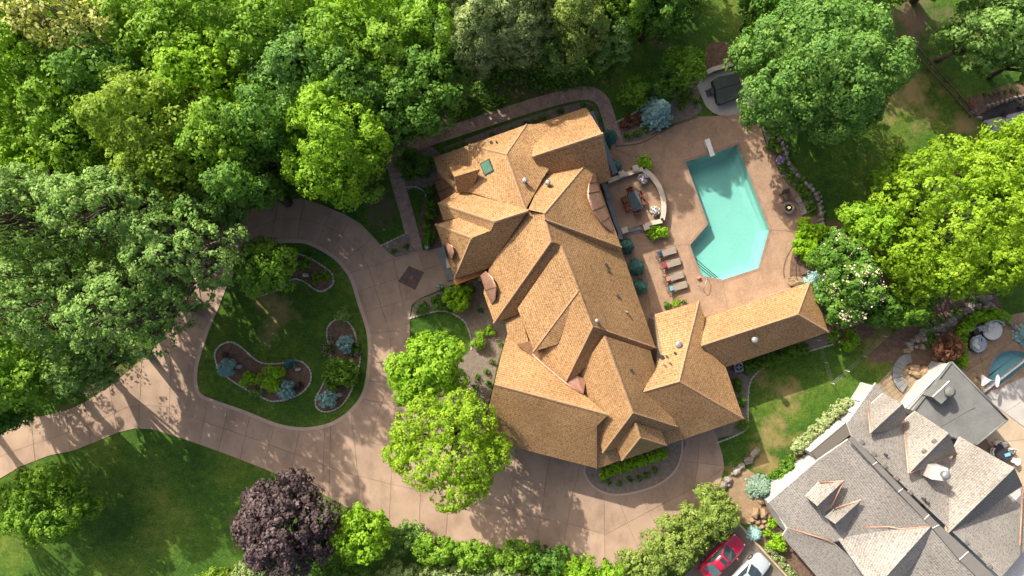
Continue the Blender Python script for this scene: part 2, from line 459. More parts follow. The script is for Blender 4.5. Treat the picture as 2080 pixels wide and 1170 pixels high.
def pool_water(name, tint, amt):
    m, nt, bs = nodes(name)
    tr = nt.nodes.new('ShaderNodeBsdfTransparent'); tr.inputs[0].default_value = (*tint, 1)
    gl = nt.nodes.new('ShaderNodeBsdfGlossy'); gl.inputs['Roughness'].default_value = 0.03
    fr = nt.nodes.new('ShaderNodeLayerWeight'); fr.inputs[0].default_value = 0.06
    w = noise(nt, 2.2, 3, 0.55)
    b = nt.nodes.new('ShaderNodeBump'); b.inputs['Strength'].default_value = 0.35; b.inputs['Distance'].default_value = 0.08
    nt.links.new(w.outputs[0], b.inputs['Height']); nt.links.new(b.outputs[0], gl.inputs['Normal'])
    mx = nt.nodes.new('ShaderNodeMixShader')
    nt.links.new(fr.outputs['Facing'], mx.inputs[0]); nt.links.new(tr.outputs[0], mx.inputs[1]); nt.links.new(gl.outputs[0], mx.inputs[2])
    nt.links.new(mx.outputs[0], nt.nodes['Material Output'].inputs[0])
    return m
M['water'] = pool_water('pool_water', (0.58, 0.98, 0.94), 1)
M['water_teal'] = pool_water('spa_water', (0.62, 0.95, 1.0), 1)
M['plaster'] = mottled('pool_plaster', (0.46, 0.455, 0.43), (0.50, 0.485, 0.46), 0.6, 0.8, 0.2, 3.5, 0.05, 0.0)

def glass(name, c, rough=0.08):
    m, nt, bs = nodes(name)
    n = noise(nt, 0.8, 2)
    nt.links.new(ramp(nt, n.outputs[0], [(0.3, tuple(x * 0.8 for x in c)), (0.7, c)]).outputs[0], bs.inputs['Base Color'])
    bs.inputs['Roughness'].default_value = rough; bs.inputs['Specular IOR Level'].default_value = 0.8
    bs.inputs['Coat Weight'].default_value = 0.6
    return m
M['glass'] = glass('tinted_glass', (0.03, 0.05, 0.055))
M['skyglass'] = glass('green_skylight_glass', (0.10, 0.22, 0.16))
def paint(name, c):
    m = mottled(name, tuple(x * 0.92 for x in c), c, 0.7, 0.32, 0.5, 6, 0.06, 0.0)
    b = m.node_tree.nodes['Principled BSDF']; b.inputs['Coat Weight'].default_value = 0.8; b.inputs['Coat Roughness'].default_value = 0.05
    return m
M['redpaint'] = paint('crimson_car_paint', (0.42, 0.012, 0.045))
M['silver'] = paint('silver_blue_car_paint', (0.42, 0.47, 0.50))
def flame():
    m, nt, bs = nodes('gas_flame')
    n = noise(nt, 6.0, 2)
    nt.links.new(ramp(nt, n.outputs[0], [(0.3, (1.0, 0.25, 0.04)), (0.7, (1.0, 0.6, 0.2))]).outputs[0], bs.inputs['Emission Color'])
    bs.inputs['Emission Strength'].default_value = 1.6; bs.inputs['Base Color'].default_value = (0.8, 0.3, 0.05, 1)
    return m
M['flame'] = flame()

LEAF = {}
LK = 1.6
def L(name, c1, c2, c3, t=0.35):
    c1, c2, c3 = [tuple(min(x * LK, .75) for x in c) for c in (c1, c2, c3)]
    LEAF[name] = leaf_mat('leaves_' + name, c1, c2, c3, t)
L('lime', (0.118, 0.215, 0.010), (0.180, 0.290, 0.013), (0.250, 0.360, 0.026), 0.42)
L('bright', (0.110, 0.225, 0.012), (0.170, 0.305, 0.016), (0.245, 0.375, 0.032), 0.42)
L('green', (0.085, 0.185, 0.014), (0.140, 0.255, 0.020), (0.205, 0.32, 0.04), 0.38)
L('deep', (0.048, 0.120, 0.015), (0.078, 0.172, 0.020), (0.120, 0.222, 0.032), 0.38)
L('cool', (0.052, 0.130, 0.024), (0.095, 0.195, 0.034), (0.160, 0.265, 0.055), 0.34)
L('oak', (0.080, 0.160, 0.032), (0.130, 0.230, 0.048), (0.225, 0.325, 0.095), 0.34)
L('olive', (0.095, 0.165, 0.014), (0.150, 0.235, 0.020), (0.225, 0.305, 0.035), 0.38)
L('pale', (0.12, 0.175, 0.06), (0.19, 0.25, 0.085), (0.28, 0.33, 0.13), 0.3)
L('straw', (0.18, 0.21, 0.05), (0.27, 0.30, 0.07), (0.38, 0.37, 0.13), 0.3)
L('juniper', (0.09, 0.145, 0.025), (0.155, 0.215, 0.04), (0.23, 0.285, 0.06), 0.25)
L('purple', (0.024, 0.014, 0.017), (0.056, 0.038, 0.040), (0.100, 0.074, 0.070), 0.12)
L('bronze', (0.10, 0.05, 0.03), (0.20, 0.09, 0.05), (0.30, 0.15, 0.08), 0.3)
L('blue', (0.11, 0.21, 0.21), (0.19, 0.315, 0.31), (0.31, 0.45, 0.43), 0.15)
L('teal', (0.03, 0.10, 0.085), (0.055, 0.15, 0.13), (0.095, 0.22, 0.19), 0.2)
L('box', (0.045, 0.115, 0.010), (0.085, 0.175, 0.014), (0.14, 0.24, 0.02), 0.3)
L('sage', (0.085, 0.145, 0.105), (0.14, 0.21, 0.155), (0.215, 0.295, 0.225), 0.2)
L('hedge', (0.12, 0.25, 0.010), (0.19, 0.34, 0.012), (0.26, 0.41, 0.02), 0.35)
L('variegated', (0.16, 0.21, 0.08), (0.24, 0.29, 0.12), (0.36, 0.39, 0.21), 0.3)

# ------------------------------------------------------------------ foliage
def leaf_mesh(name, C, N, size, aspect, tint, rng):
    """one diamond for each leaf at C facing N"""
    n = len(C)
    N = N / np.maximum(np.linalg.norm(N, axis=1, keepdims=True), 1e-6)
    R = rng.normal(size=(n, 3)); A = np.cross(N, R); A /= np.maximum(np.linalg.norm(A, axis=1, keepdims=True), 1e-6)
    B = np.cross(N, A)
    s = (size * rng.uniform(0.5, 1.5, n))[:, None] * 0.5
    v = np.empty((n, 4, 3))
    v[:, 0] = C - A * s; v[:, 2] = C + A * s
    v[:, 1] = C + B * s * aspect + N * s * 0.25; v[:, 3] = C - B * s * aspect + N * s * 0.25
    me = bpy.data.meshes.new(name)
    me.vertices.add(n * 4); me.vertices.foreach_set('co', v.reshape(-1).astype(np.float32))
    me.loops.add(n * 4); me.loops.foreach_set('vertex_index', np.arange(n * 4, dtype=np.int32))
    me.polygons.add(n); me.polygons.foreach_set('loop_start', np.arange(0, n * 4, 4, dtype=np.int32))
    at = me.attributes.new('tint', 'FLOAT', 'FACE'); at.data.foreach_set('value', np.clip(tint, 0, 1).astype(np.float32))
    me.update(calc_edges=True)
    return me

def rand_dirs(rng, n, zmin=-1.0):
    z = rng.uniform(zmin, 1, n); a = rng.uniform(0, 2 * np.pi, n); r = np.sqrt(np.maximum(0, 1 - z * z))
    return np.stack([r * np.cos(a), r * np.sin(a), z], 1)

def puff_leaves(rng, pc, pr, pn, n_leaf, leaf, flat=0.0):
    """leaves on little domes: pc centres, pr radii, pn outward directions"""
    k = len(pc); idx = np.repeat(np.arange(k), n_leaf)
    d = rand_dirs(rng, k * n_leaf)
    dot = (d * pn[idx]).sum(1); d[dot < -0.25] *= -1
    rad = pr[idx] * rng.uniform(0.55, 1.05, k * n_leaf)
    C = pc[idx] + d * rad[:, None] * np.array([1, 1, 1 - flat])
    N = d * 1.0 + pn[idx] * 0.5 + rng.normal(size=C.shape) * 0.45 + np.array([0, 0, 0.35])
    return C, N, idx

def lobes_of(rng, R, rx, ry, depth, n, spread=0.62):
    """lobe centres and radii filling a dome"""
    cs, rs = [], []
    for i in range(n):
        a = 2 * math.pi * (i * 0.618034 + rng.uniform(-0.06, 0.06)); q = math.sqrt((i + 0.5) / n)
        r = rng.uniform(0.30, 0.46) * (1.08 - 0.25 * q) * (9.0 / n) ** 0.30
        q2 = min(q * spread * 1.5, 1.0 - r * 0.95)
        zz = depth * (0.44 * (1 - q2 * q2) - 0.22 * q2 + rng.uniform(-0.10, 0.10))
        cs.append((rx * q2 * math.cos(a), ry * q2 * math.sin(a), zz)); rs.append((rx * r, ry * r, max(depth * 0.34, min(rx, ry) * r * 0.8)))
    return np.array(cs), np.array(rs)

def make_crown(name, rng, cs, rs, puff, n_leaf, leaf, aspect, dens, fill, zmin=-0.45, flat=0.15):
    PC, PR, PN = [], [], []
    for i, (c, r) in enumerate(zip(cs, rs)):
        area = 2 * math.pi * (r[0] * r[1] + r[0] * r[2] + r[1] * r[2]) / 3 * (1 - zmin)
        m = max(4, int(area / (math.pi * puff * puff) * dens))
        d = rand_dirs(rng, m, zmin)
        p = c + d * r * rng.uniform(0.88, 1.06, m)[:, None]
        keep = np.ones(m, bool)
        for j, (c2, r2) in enumerate(zip(cs, rs)):
            if j != i: keep &= (((p - c2) / (r2 * 0.86)) ** 2).sum(1) > 1
        p, d = p[keep], d[keep]
        PC.append(p); PN.append(d); PR.append(puff * rng.uniform(0.6, 1.25, len(p)))
    PC, PR, PN = np.concatenate(PC), np.concatenate(PR), np.concatenate(PN)
    C, N, idx = puff_leaves(rng, PC, PR, PN, n_leaf, leaf, flat)
    tint = np.clip(rng.normal(0.48, 0.20, len(PC)), 0, 1)[idx] + rng.normal(0, 0.13, len(C))
    size = np.full(len(C), leaf)
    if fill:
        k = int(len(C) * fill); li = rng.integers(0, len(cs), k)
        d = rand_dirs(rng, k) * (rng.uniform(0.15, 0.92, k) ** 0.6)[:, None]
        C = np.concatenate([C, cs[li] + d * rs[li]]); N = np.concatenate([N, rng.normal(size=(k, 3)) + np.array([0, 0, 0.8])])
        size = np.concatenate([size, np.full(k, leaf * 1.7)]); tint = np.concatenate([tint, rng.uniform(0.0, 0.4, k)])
    return leaf_mesh(name, C, N, size, aspect, tint, rng)

SEED = [100]
def tree(name, label, cat, px, py, rx, ry, h, depth, pal, group=None, n=9, puff=0.55, n_leaf=46, leaf=0.23, dens=1.25, fill=0.22,
         rot=0.0, spread=0.62, aspect=0.62, bark='darkbark', limbs=True, flat=0.15, twigs=0):
    """broad-leaved tree: crown centre seen at photo pixel (px, py), radii in photo pixels, height and crown depth in metres"""
    SEED[0] += 1; rng = np.random.default_rng(SEED[0])
    if math.hypot(px - 1040, py - 585) > 560: depth = max(depth, h * 0.74)
    zc = h - depth * 0.5
    base = P(px, py, zc); k = S * (H - zc) / H
    t = empty(name, (base.x, base.y, 0), label, cat, group, rz=-math.radians(rot))
    cs, rs = lobes_of(rng, 1, rx * k - puff * .6, ry * k - puff * .6, depth, n, spread)
    cs[:, 2] += zc
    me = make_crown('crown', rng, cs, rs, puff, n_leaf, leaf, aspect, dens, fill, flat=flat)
    me.materials.append(LEAF[pal])
    o = bpy.data.objects.new('crown', me); COL.objects.link(o); o.parent = t
    bm = bmesh.new()
    th = max(h - depth, 0.3); tr = 0.05 + 0.022 * h
    lean = rng.uniform(-0.2, 0.2, 2)
    tube(bm, [(0, 0, -0.15), (lean[0] * .5, lean[1] * .5, th * 0.5), (lean[0], lean[1], th), (lean[0] * 1.3, lean[1] * 1.3, th + depth * 0.4)], [tr * 1.3, tr, tr * 0.8, tr * 0.35], 7)
    if limbs:
        for c, r in zip(cs, rs):
            st = Vector((lean[0], lean[1], th * rng.uniform(0.75, 1.0)))
            mid = st.lerp(Vector(c), 0.5) + Vector((0, 0, 0.25))
            tube(bm, [st, mid, Vector(c) + Vector((0, 0, r[2] * 0.3))], [tr * 0.5, tr * 0.3, tr * 0.1], 5, cap=False)
            for _ in range(twigs):
                d = Vector(rand_dirs(rng, 1, 0.0)[0]); e = Vector(c) + Vector((d.x * r[0], d.y * r[1], d.z * r[2])) * 1.15
                s0 = mid.lerp(Vector(c), rng.uniform(0.2, 0.9))
                tube(bm, [s0, s0.lerp(e, 0.5) + Vector((0, 0, 0.15)), e], [tr * 0.22, tr * 0.14, tr * 0.05], 4, cap=False)
    local_part('trunk', bm, M[bark], t)
    return t

def shrub(name, label, px, py, rx, ry, h, pal, group=None, n=1, cat='shrub', leaf=0.15, puff=0.22, n_leaf=16, dens=1.3, rot=0.0, z0=0.0, aspect=0.6, lobes=None):
    SEED[0] += 1; rng = np.random.default_rng(SEED[0])
    zc = z0 + h * 0.5
    base = P(px, py, zc); k = S * (H - zc) / H
    t = empty(name, (base.x, base.y, z0), label, cat, group, rz=-math.radians(rot))
    if lobes is None:
        if n == 1:
            cs = np.array([(0, 0, h * 0.5)]); rs = np.array([(rx * k - puff * .6, ry * k - puff * .6, h * 0.5 - puff * 0.4)])
        else:
            cs, rs = lobes_of(rng, 1, rx * k, ry * k, h, n, 0.62); cs[:, 2] += h * 0.45
        rs = np.maximum(rs, 0.12)
    else:
        cs = np.array([(x * k, -y * k, z) for x, y, z, *_ in lobes]); rs = np.array([(a * k, b * k, c) for *_, a, b, c in lobes])
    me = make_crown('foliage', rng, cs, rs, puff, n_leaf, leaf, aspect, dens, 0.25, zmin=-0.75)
    me.materials.append(LEAF[pal])
    o = bpy.data.objects.new('foliage', me); COL.objects.link(o); o.parent = t
    bm = bmesh.new()
    for _ in range(3):
        a = rng.uniform(0, 6.28); tube(bm, [(0, 0, -0.08), (math.cos(a) * .06, math.sin(a) * .06, h * .3), (math.cos(a) * rx * k * .3, math.sin(a) * ry * k * .3, h * .6)], [0.05, 0.04, 0.015], 5)
    local_part('stem', bm, M['darkbark'], t)
    return t

def conifer(name, label, px, py, r, h, pal, group=None, cat='spruce', z0=0.0, tiers=9, dens=1.0, needle=0.20):
    """spruce: whorls of needled branches on a pole"""
    SEED[0] += 1; rng = np.random.default_rng(SEED[0])
    zc = z0 + h * 0.25; base = P(px, py, zc); R = r * S * (H - zc) / H
    t = empty(name, (base.x, base.y, z0), label, cat, group)
    C, N, T = [], [], []
    for i in range(tiers):
        f = i / (tiers - 1); z = h * (0.08 + 0.88 * f); rr = R * (1 - f) ** 0.85 + 0.08
        nb = int(max(7, 24 * (1 - 0.55 * f)))
        a0 = rng.uniform(0, 6.28)
        for j in range(nb):
            a = a0 + 2 * math.pi * j / nb + rng.uniform(-.12, .12); ln = rr * rng.uniform(0.82, 1.08)
            m = max(8, int(ln * 60 * dens)); q = rng.uniform(0.12, 1, m) ** 0.8
            w = (rng.uniform(-1, 1, m)) * ln * 0.17 * (1.25 - q)
            x = np.cos(a) * q * ln - np.sin(a) * w; y = np.sin(a) * q * ln + np.cos(a) * w
            zz = z - 0.25 * ln * q + 0.18 * ln * q * q + rng.normal(0, 0.03, m) - np.abs(w) * 0.25
            C.append(np.stack([x, y, zz], 1)); N.append(np.stack([np.cos(a) * .5 + rng.normal(0, .4, m), np.sin(a) * .5 + rng.normal(0, .4, m), np.ones(m)], 1))
            T.append(np.clip(rng.normal(0.45, 0.12) + (q - 0.6) * 0.5 + rng.normal(0, .1, m), 0, 1))
    C, N, T = np.concatenate(C), np.concatenate(N), np.concatenate(T)
    me = leaf_mesh('foliage', C, N, np.full(len(C), needle), 0.45, T, rng); me.materials.append(LEAF[pal])
    o = bpy.data.objects.new('foliage', me); COL.objects.link(o); o.parent = t
    bm = bmesh.new(); tube(bm, [(0, 0, -0.1), (0, 0, h * 0.5), (0, 0, h * 0.97)], [0.05 + h * 0.015, 0.03 + h * 0.01, 0.015], 6)
    local_part('trunk', bm, M['darkbark'], t)
    return t

def stone_mesh(rng, sx, sy, sz):
    bm = bmesh.new(); bmesh.ops.create_icosphere(bm, subdivisions=1, radius=1.0)
    for v in bm.verts:
        n = v.co.copy(); m = max(abs(n.x), abs(n.y), abs(n.z) * 1.1)
        v.co = (n * 0.55 + n / m * 0.45) * rng.uniform(0.85, 1.12)
        v.co.x *= sx; v.co.y *= sy; v.co.z *= sz
    return bm

def boulders(parent, pts, mat, name='boulder', seed=5):
    """pts: (px, py, rx px, ry px, height m, rot degrees)"""
    rng = random.Random(seed)
    for (px, py, rx, ry, hz, rot) in pts:
        bm = stone_mesh(rng, rx * S, ry * S, hz)
        c = P(px, py, hz * 0.5)
        bmesh.ops.transform(bm, matrix=Matrix.Translation((c.x, c.y, hz * 0.45)) @ Matrix.Rotation(-math.radians(rot), 4, 'Z'), verts=bm.verts)
        part(name, bm, mat, parent)

def along(pts, step):
    """resample a polyline of 2-D points"""
    out = []; acc = 0.0
    for a, b in zip(pts, pts[1:]):
        d = math.hypot(b[0] - a[0], b[1] - a[1]); ang = math.atan2(b[1] - a[1], b[0] - a[0])
        while acc <= d:
            t = acc / max(d, 1e-6); out.append((a[0] + (b[0] - a[0]) * t, a[1] + (b[1] - a[1]) * t, ang)); acc += step
        acc -= d
    return out

def edging(parent, pts, seed=1, w=3.2, h=0.12):
    """row of small pale stones, too small to pick apart, as one part"""
    rng = random.Random(seed); bm = bmesh.new()
    for (x, y, a) in along(pts, 7.0):
        c = P(x, y, h * 0.4)
        bx(bm, (c.x, c.y, h * 0.38), (6.4 * S * rng.uniform(.85, 1.05), w * S * rng.uniform(.8, 1.2), h * rng.uniform(.8, 1.2)), -a + rng.uniform(-.12, .12), 0.02)
    return tag(part('edging', bm, M['edging'], parent), kind='stuff')

# ================================================================== SETTING
POOL = [(1391.8, 329), (1498, 294), (1562.6, 467), (1540.5, 545), (1468, 568.7), (1424.6, 560), (1408, 518), (1401, 497.4), (1437.4, 455)]
NPOOL = smooth([(2006, 770), (2010, 745), (2025, 722), (2048, 712), (2075, 715), (2100, 728), (2085, 742), (2055, 765), (2030, 784), (2012, 782)], 4)
BIG = [(-3000, -3000), (5000, -3000), (5000, 4000), (-3000, 4000)]
tag(sheet('ground', BIG, 0.0, M['grass'], [POOL, NPOOL]), kind='structure')

# ---- driveway
drive_out = [(-60, 1000), (0, 972), (40, 948), (100, 925), (150, 915), (200, 895), (240, 878), (275, 870), (310, 872), (360, 887), (420, 908), (480, 930),
             (560, 962), (640, 995), (700, 1028), (780, 1062), (850, 1090), (1000, 1112), (1100, 1132), (1250, 1160), (1275, 1142), (1332, 1098), (1400, 1050),
             (1450, 1005), (1464, 978), (1471, 950), (1468, 925), (1457, 890), (1448, 868), (1300, 880), (1213, 905), (1090, 890), (985, 872), (930, 850), (870, 825), (846, 790),
             (838, 735), (833, 690), (832, 645), (836, 620), (852, 606), (900, 586), (935, 572), (925, 500), (862, 508), (804, 522), (790, 514), (775, 500), (760, 483), (732, 454), (700, 435),
             (665, 421), (640, 411), (611, 403), (568, 406), (535, 414), (501, 426), (465, 445), (430, 475), (402, 520), (385, 570), (368, 622), (345, 668), (312, 710), (270, 746),
             (221, 787), (163, 822), (131, 835), (84, 846), (61, 846), (38, 859), (0, 885), (-60, 915)]
island = smooth([(540, 497), (565, 491), (590.7, 490), (621, 492), (651, 505), (681, 524), (700, 545), (715, 569), (730, 618), (747, 671), (750.6, 716), (747, 761), (737, 802),
                 (711, 836), (677, 859), (643, 869), (606, 871), (560.6, 862.6), (493, 836), (429, 813.6), (406, 802), (398, 783.5), (398, 750), (406, 716), (421, 671),
                 (440, 625.5), (465, 565), (498, 521)], 4)
joints = [[(617.5, 400), (603, 492)], [(676, 420), (643, 500)], [(715, 440), (668, 520)], [(760, 480), (693, 536)], [(568, 400), (548, 500)],
          [(455, 500), (520, 460), (568, 446), (611.5, 446), (659.6, 457), (693, 476), (731.7, 510), (748.6, 543)],
          [(704, 556), (870, 507)], [(718, 595), (925, 527)], [(730, 637), (930, 578)], [(748.6, 543), (775, 624), (794, 682), (790, 776), (766, 845), (752, 900)],
          [(799, 524), (818, 612)], [(849, 511), (862, 548)], [(740, 678), (840, 670)], [(747, 737), (842, 735)], [(742, 774), (850, 780)], [(733, 810), (862, 832)],
          [(-60, 950), (60, 905), (145, 877), (221, 845), (256, 827.5), (288, 823), (334, 826), (380, 842), (421.5, 859), (520, 893), (620, 930), (700, 960), (800, 985), (920, 1010)],
          [(62, 840), (72, 942)], [(134, 830), (143, 918)], [(171, 814), (186, 903)], [(221, 783), (240, 880)], [(288, 728), (282, 872)], [(349, 655), (343, 884)],
          [(343, 790), (408, 804)], [(424, 808), (404, 905)], [(465, 822), (443, 918)], [(509, 838), (487, 935)], [(560, 857), (532, 955)], [(610, 867), (588, 975)],
          [(660, 860), (655, 1002)], [(672, 858), (668, 1012)], [(711, 832), (720, 900), (735, 1045)], [(340, 650), (425, 672)], [(325, 700), (410, 727)], [(390, 545), (465, 560)],
          [(412, 495), (500, 515)], [(800, 870), (790, 1068)], [(862, 832), (850, 1092)], [(925, 850), (905, 1100)], [(752, 900), (930, 925), (1043, 960)],
          [(1053, 880), (1033, 1040), (1020, 1116)], [(1122, 890), (1098, 1050), (1085, 1130)], [(1190, 905), (1161, 1010), (1141, 1142)], [(1226, 905), (1229, 1158)],
          [(920, 1010), (1032, 1032), (1094, 1052), (1150, 1062), (1229, 1086)], [(1229, 1086), (1428, 981), (1470, 950)], [(1258, 1020), (1300, 1125)], [(1334, 960), (1378, 1068)],
          [(1371, 945), (1450, 1008)], [(1377, 935), (1476, 947)], [(1422, 868), (1417, 946), (1400, 1052)], [(1298, 985), (1318, 1040), (1345, 1092)]]
drive = tag(sheet('driveway', drive_out, 0.012, M['joint'], [island]), kind='structure')
slabs(drive, 'slab', drive_out, [island], joints, 0.05, M['concrete'], gap=0.032)
# pale edge band round the loop
def ribbon(name, line, w, z, mat, parent=None, closed=False):
    """strip w photo pixels wide along a line of pixels, uv in metres"""
    L_, R_, D = [], [], [0.0]
    n = len(line)
    for i, p in enumerate(line):
        a = line[i - 1] if (i > 0 or closed) else p; b = line[(i + 1) % n] if (i < n - 1 or closed) else p
        d = Vector((b[0] - a[0], b[1] - a[1])).normalized(); m = Vector((-d.y, d.x)) * w / 2
        L_.append(P(p[0] + m.x, p[1] + m.y, z)); R_.append(P(p[0] - m.x, p[1] - m.y, z))
        if i: D.append(D[-1] + math.hypot(p[0] - line[i - 1][0], p[1] - line[i - 1][1]) * S)
    me = bpy.data.meshes.new(name); m_ = n if closed else n - 1
    me.from_pydata([tuple(v) for v in L_ + R_], [], [(i, (i + 1) % n, n + (i + 1) % n, n + i) for i in range(m_)])
    uv = me.uv_layers.new(name='UVMap')
    for f in me.polygons:
        for li in f.loop_indices:
            vi = me.loops[li].vertex_index; k = vi % n
            uv.data[li].uv = (0.0 if vi < n else w * S, D[k])
    if me.polygons[0].normal.z < 0: me.flip_normals()
    me.update()
    return link(name, me, mat, parent)
def shrink(poly, d):
    cx = sum(p[0] for p in poly) / len(poly); cy = sum(p[1] for p in poly) / len(poly)
    return [(p[0] + (p[0] - cx) / math.hypot(p[0] - cx, p[1] - cy) * -d, p[1] + (p[1] - cy) / math.hypot(p[0] - cx, p[1] - cy) * -d) for p in poly]
M['curb'] = mottled('pale_kerb_concrete', (0.46, 0.34, 0.26), (0.54, 0.41, 0.32), 1.0, 0.9, 0.2, 20, 0.2, 0.2)
ribbon('kerb', island, 7, 0.058, M['curb'], drive, True)
# paver diamond before the entrance
q4 = crop(780, 540, 3.657)
dia = [q4(185, 0), q4(298, 48), q4(232, 180), q4(105, 115)]
M['darkpaver'] = mottled('dark_brick_inlay', (0.13, 0.085, 0.075), (0.19, 0.13, 0.115), 3, 0.9, 0.2, 14, 0.4, 0.3)
pd = sheet('paver_diamond', dia, 0.056, M['darkpaver'], parent=drive)
cxy = (sum(p[0] for p in dia) / 4, sum(p[1] for p in dia) / 4)
sheet('center_paver', [(cxy[0] + (p[0] - cxy[0]) * .18, cxy[1] + (p[1] - cxy[1]) * .18) for p in dia], 0.062, M["paver"], parent=pd)

# ---- brick walk round the house
walk = smooth([(846, 512), (838, 480), (828, 440), (815, 395), (804, 355), (799, 330), (806, 310), (828, 299), (880, 280), (950, 257), (1050, 224), (1120, 203), (1165, 192),
               (1200, 190), (1222, 203), (1233, 228), (1243, 262), (1256, 300)], 5, False)
tag(ribbon('walkway', walk, 27, 0.03, M['paver']), kind='structure')

# ---- pool deck
deck_out = [(1215, 345), (1238, 305), (1262, 292), (1310, 283), (1338, 268), (1372, 252), (1414, 236), (1450, 236), (1490, 232), (1533, 222), (1543, 255), (1556, 292), (1572, 325),
            (1584, 352), (1602, 376), (1632, 402), (1650, 425), (1656, 442), (1650, 458), (1630, 474), (1614, 500), (1606, 530), (1604, 560), (1612, 584), (1660, 600), (1640, 640),
            (1440, 700), (1330, 740), (1300, 640), (1240, 470)]
deck_joints = [[(1330, 690), (1395, 668), (1592, 604), (1640, 586)], [(1240, 300), (1320, 330), (1392, 329)], [(1498, 294), (1560, 270)], [(1562, 467), (1615, 470)],
               [(1250, 500), (1401, 497)], [(1468, 569), (1480, 640)], [(1336, 470), (1310, 560), (1330, 690)]]
deck = tag(sheet('pool_deck', deck_out, 0.012, M['joint'], [POOL]), kind='structure')
slabs(deck, 'slab', deck_out, [POOL], deck_joints, 0.05, M['deck'], gap=0.02)
# curved darker band in the deck (a raised kerb towards the planting)
M['band'] = mottled('brown_band', (0.15, 0.10, 0.075), (0.21, 0.145, 0.105), 3, 0.9)
ribbon('edge_band', smooth([(1640, 462), (1612, 500), (1598, 524), (1592, 548), (1594, 566)], 5, False), 3, 0.056, M['band'], deck)
ribbon('edge_band', smooth([(1250, 297), (1300, 291), (1340, 270), (1372, 254), (1416, 238)], 5, False), 3, 0.056, M['band'], deck)

# ---- pool
def inset(poly, d):
    n = len(poly); out = []
    area = sum(poly[i][0] * poly[(i + 1) % n][1] - poly[(i + 1) % n][0] * poly[i][1] for i in range(n))
    sg = 1 if area > 0 else -1
    for i in range(n):
        a, b, c = Vector(poly[i - 1]), Vector(poly[i]), Vector(poly[(i + 1) % n])
        d1 = (b - a).normalized(); d2 = (c - b).normalized()
        n1 = Vector((-d1.y, d1.x)) * sg; n2 = Vector((-d2.y, d2.x)) * sg
        bis = (n1 + n2); bis = bis / max(bis.length_squared / 2, 0.35)
        out.append((b.x + bis.x * d, b.y + bis.y * d))
    return out
def make_pool(name, label, poly_px, depth_fn, water, zw, coping_mat, cope_w, parts_only=False):
    c = P(sum(p[0] for p in poly_px) / len(poly_px), sum(p[1] for p in poly_px) / len(poly_px))
    t = empty(name, (c.x, c.y, 0), label, 'pool')
    p0 = [tuple(P(*p)[:2]) for p in poly_px]
    p2 = inset(p0, 0.75)
    bm = bmesh.new(); n = len(p0)
    r0 = [bm.verts.new((x, y, 0.045)) for x, y in p0]
    r1 = [bm.verts.new((x, y, -0.55 * depth_fn(x, y))) for x, y in p0]
    p15 = inset(p0, 0.3); r15 = [bm.verts.new((x, y, -0.88 * depth_fn(x, y))) for x, y in p15]
    r2 = [bm.verts.new((x, y, -depth_fn(x, y))) for x, y in p2]
    for a, b in ((r0, r1), (r1, r15), (r15, r2)):
        for i in range(n): bm.faces.new((a[i], a[(i + 1) % n], b[(i + 1) % n], b[i]))
    fl = bm.faces.new(r2); bmesh.ops.triangulate(bm, faces=[fl])
    bmesh.ops.recalc_face_normals(bm, faces=bm.faces)
    part('basin', bm, M['plaster'], t)
    sheet('water', [(q[0], q[1]) for q in poly_px], zw, water, parent=t)
    # coping stones one by one
    p_out = inset(p0, -cope_w); p_in = inset(p0, 0.03)
    for i in range(n):
        a0, a1, b0, b1 = Vector(p_out[i]), Vector(p_out[(i + 1) % n]), Vector(p_in[i]), Vector(p_in[(i + 1) % n])
        k = max(1, int((a1 - a0).length / 0.95))
        for j in range(k):
            u, v = (j + 0.012) / k, (j + 0.988) / k
            bm = bmesh.new(); prism(bm, [a0.lerp(a1, u), a0.lerp(a1, v), b0.lerp(b1, v), b0.lerp(b1, u)], 0.02, 0.075)
            part('coping_stone', bm, coping_mat, t)
    return t
vtop = P(1440, 310); vbot = P(1490, 560)
vd = (vbot - vtop); vl = vd.length; vd = vd / vl
def pool_depth(x, y):
    s = (Vector((x, y, 0)) - Vector((vtop.x, vtop.y, 0))).dot(vd) / vl
    return 1.95 - 1.15 * min(max(s, 0), 1)
M['coping'] = mottled('pool_coping', (0.28, 0.19, 0.14), (0.36, 0.25, 0.19), 2, 0.9, 0.2, 12, 0.2, 0.2, 0, 0.12)
pool = make_pool('swimming_pool', 'turquoise angular swimming pool in the tan stamped patio', POOL, pool_depth, M['water'], -0.06, M['coping'], 0.22)
# corner steps
stp = [((1408, 518), (1468, 568.7), 0.62), ((1411, 528), (1458, 566), 0.42), ((1416, 538), (1447, 564), 0.22)]
for k, (a, b, d) in enumerate(stp):
    pts = [P(*a), P(*b), P(1424.6, 560)] if k else [P(*a), P(*b), P(1424.6, 560)]
    bm = bmesh.new(); prism(bm, [(p.x, p.y) for p in pts], -1.2, -d); part('step', bm, M['plaster'], pool)
    bm = bmesh.new(); A, B = P(*a), P(*b); A.z = B.z = -d + 0.012
    tube(bm, [A.lerp(B, .03), A.lerp(B, .97)], 0.035, 6); part('step_edge', bm, M['tabletop'], pool)
npool = make_pool('spa_pool', 'small teal half-moon pool beside the grey roofed house', NPOOL, lambda x, y: 1.1, M['water_teal'], -0.06, M['coping'], 0.2)

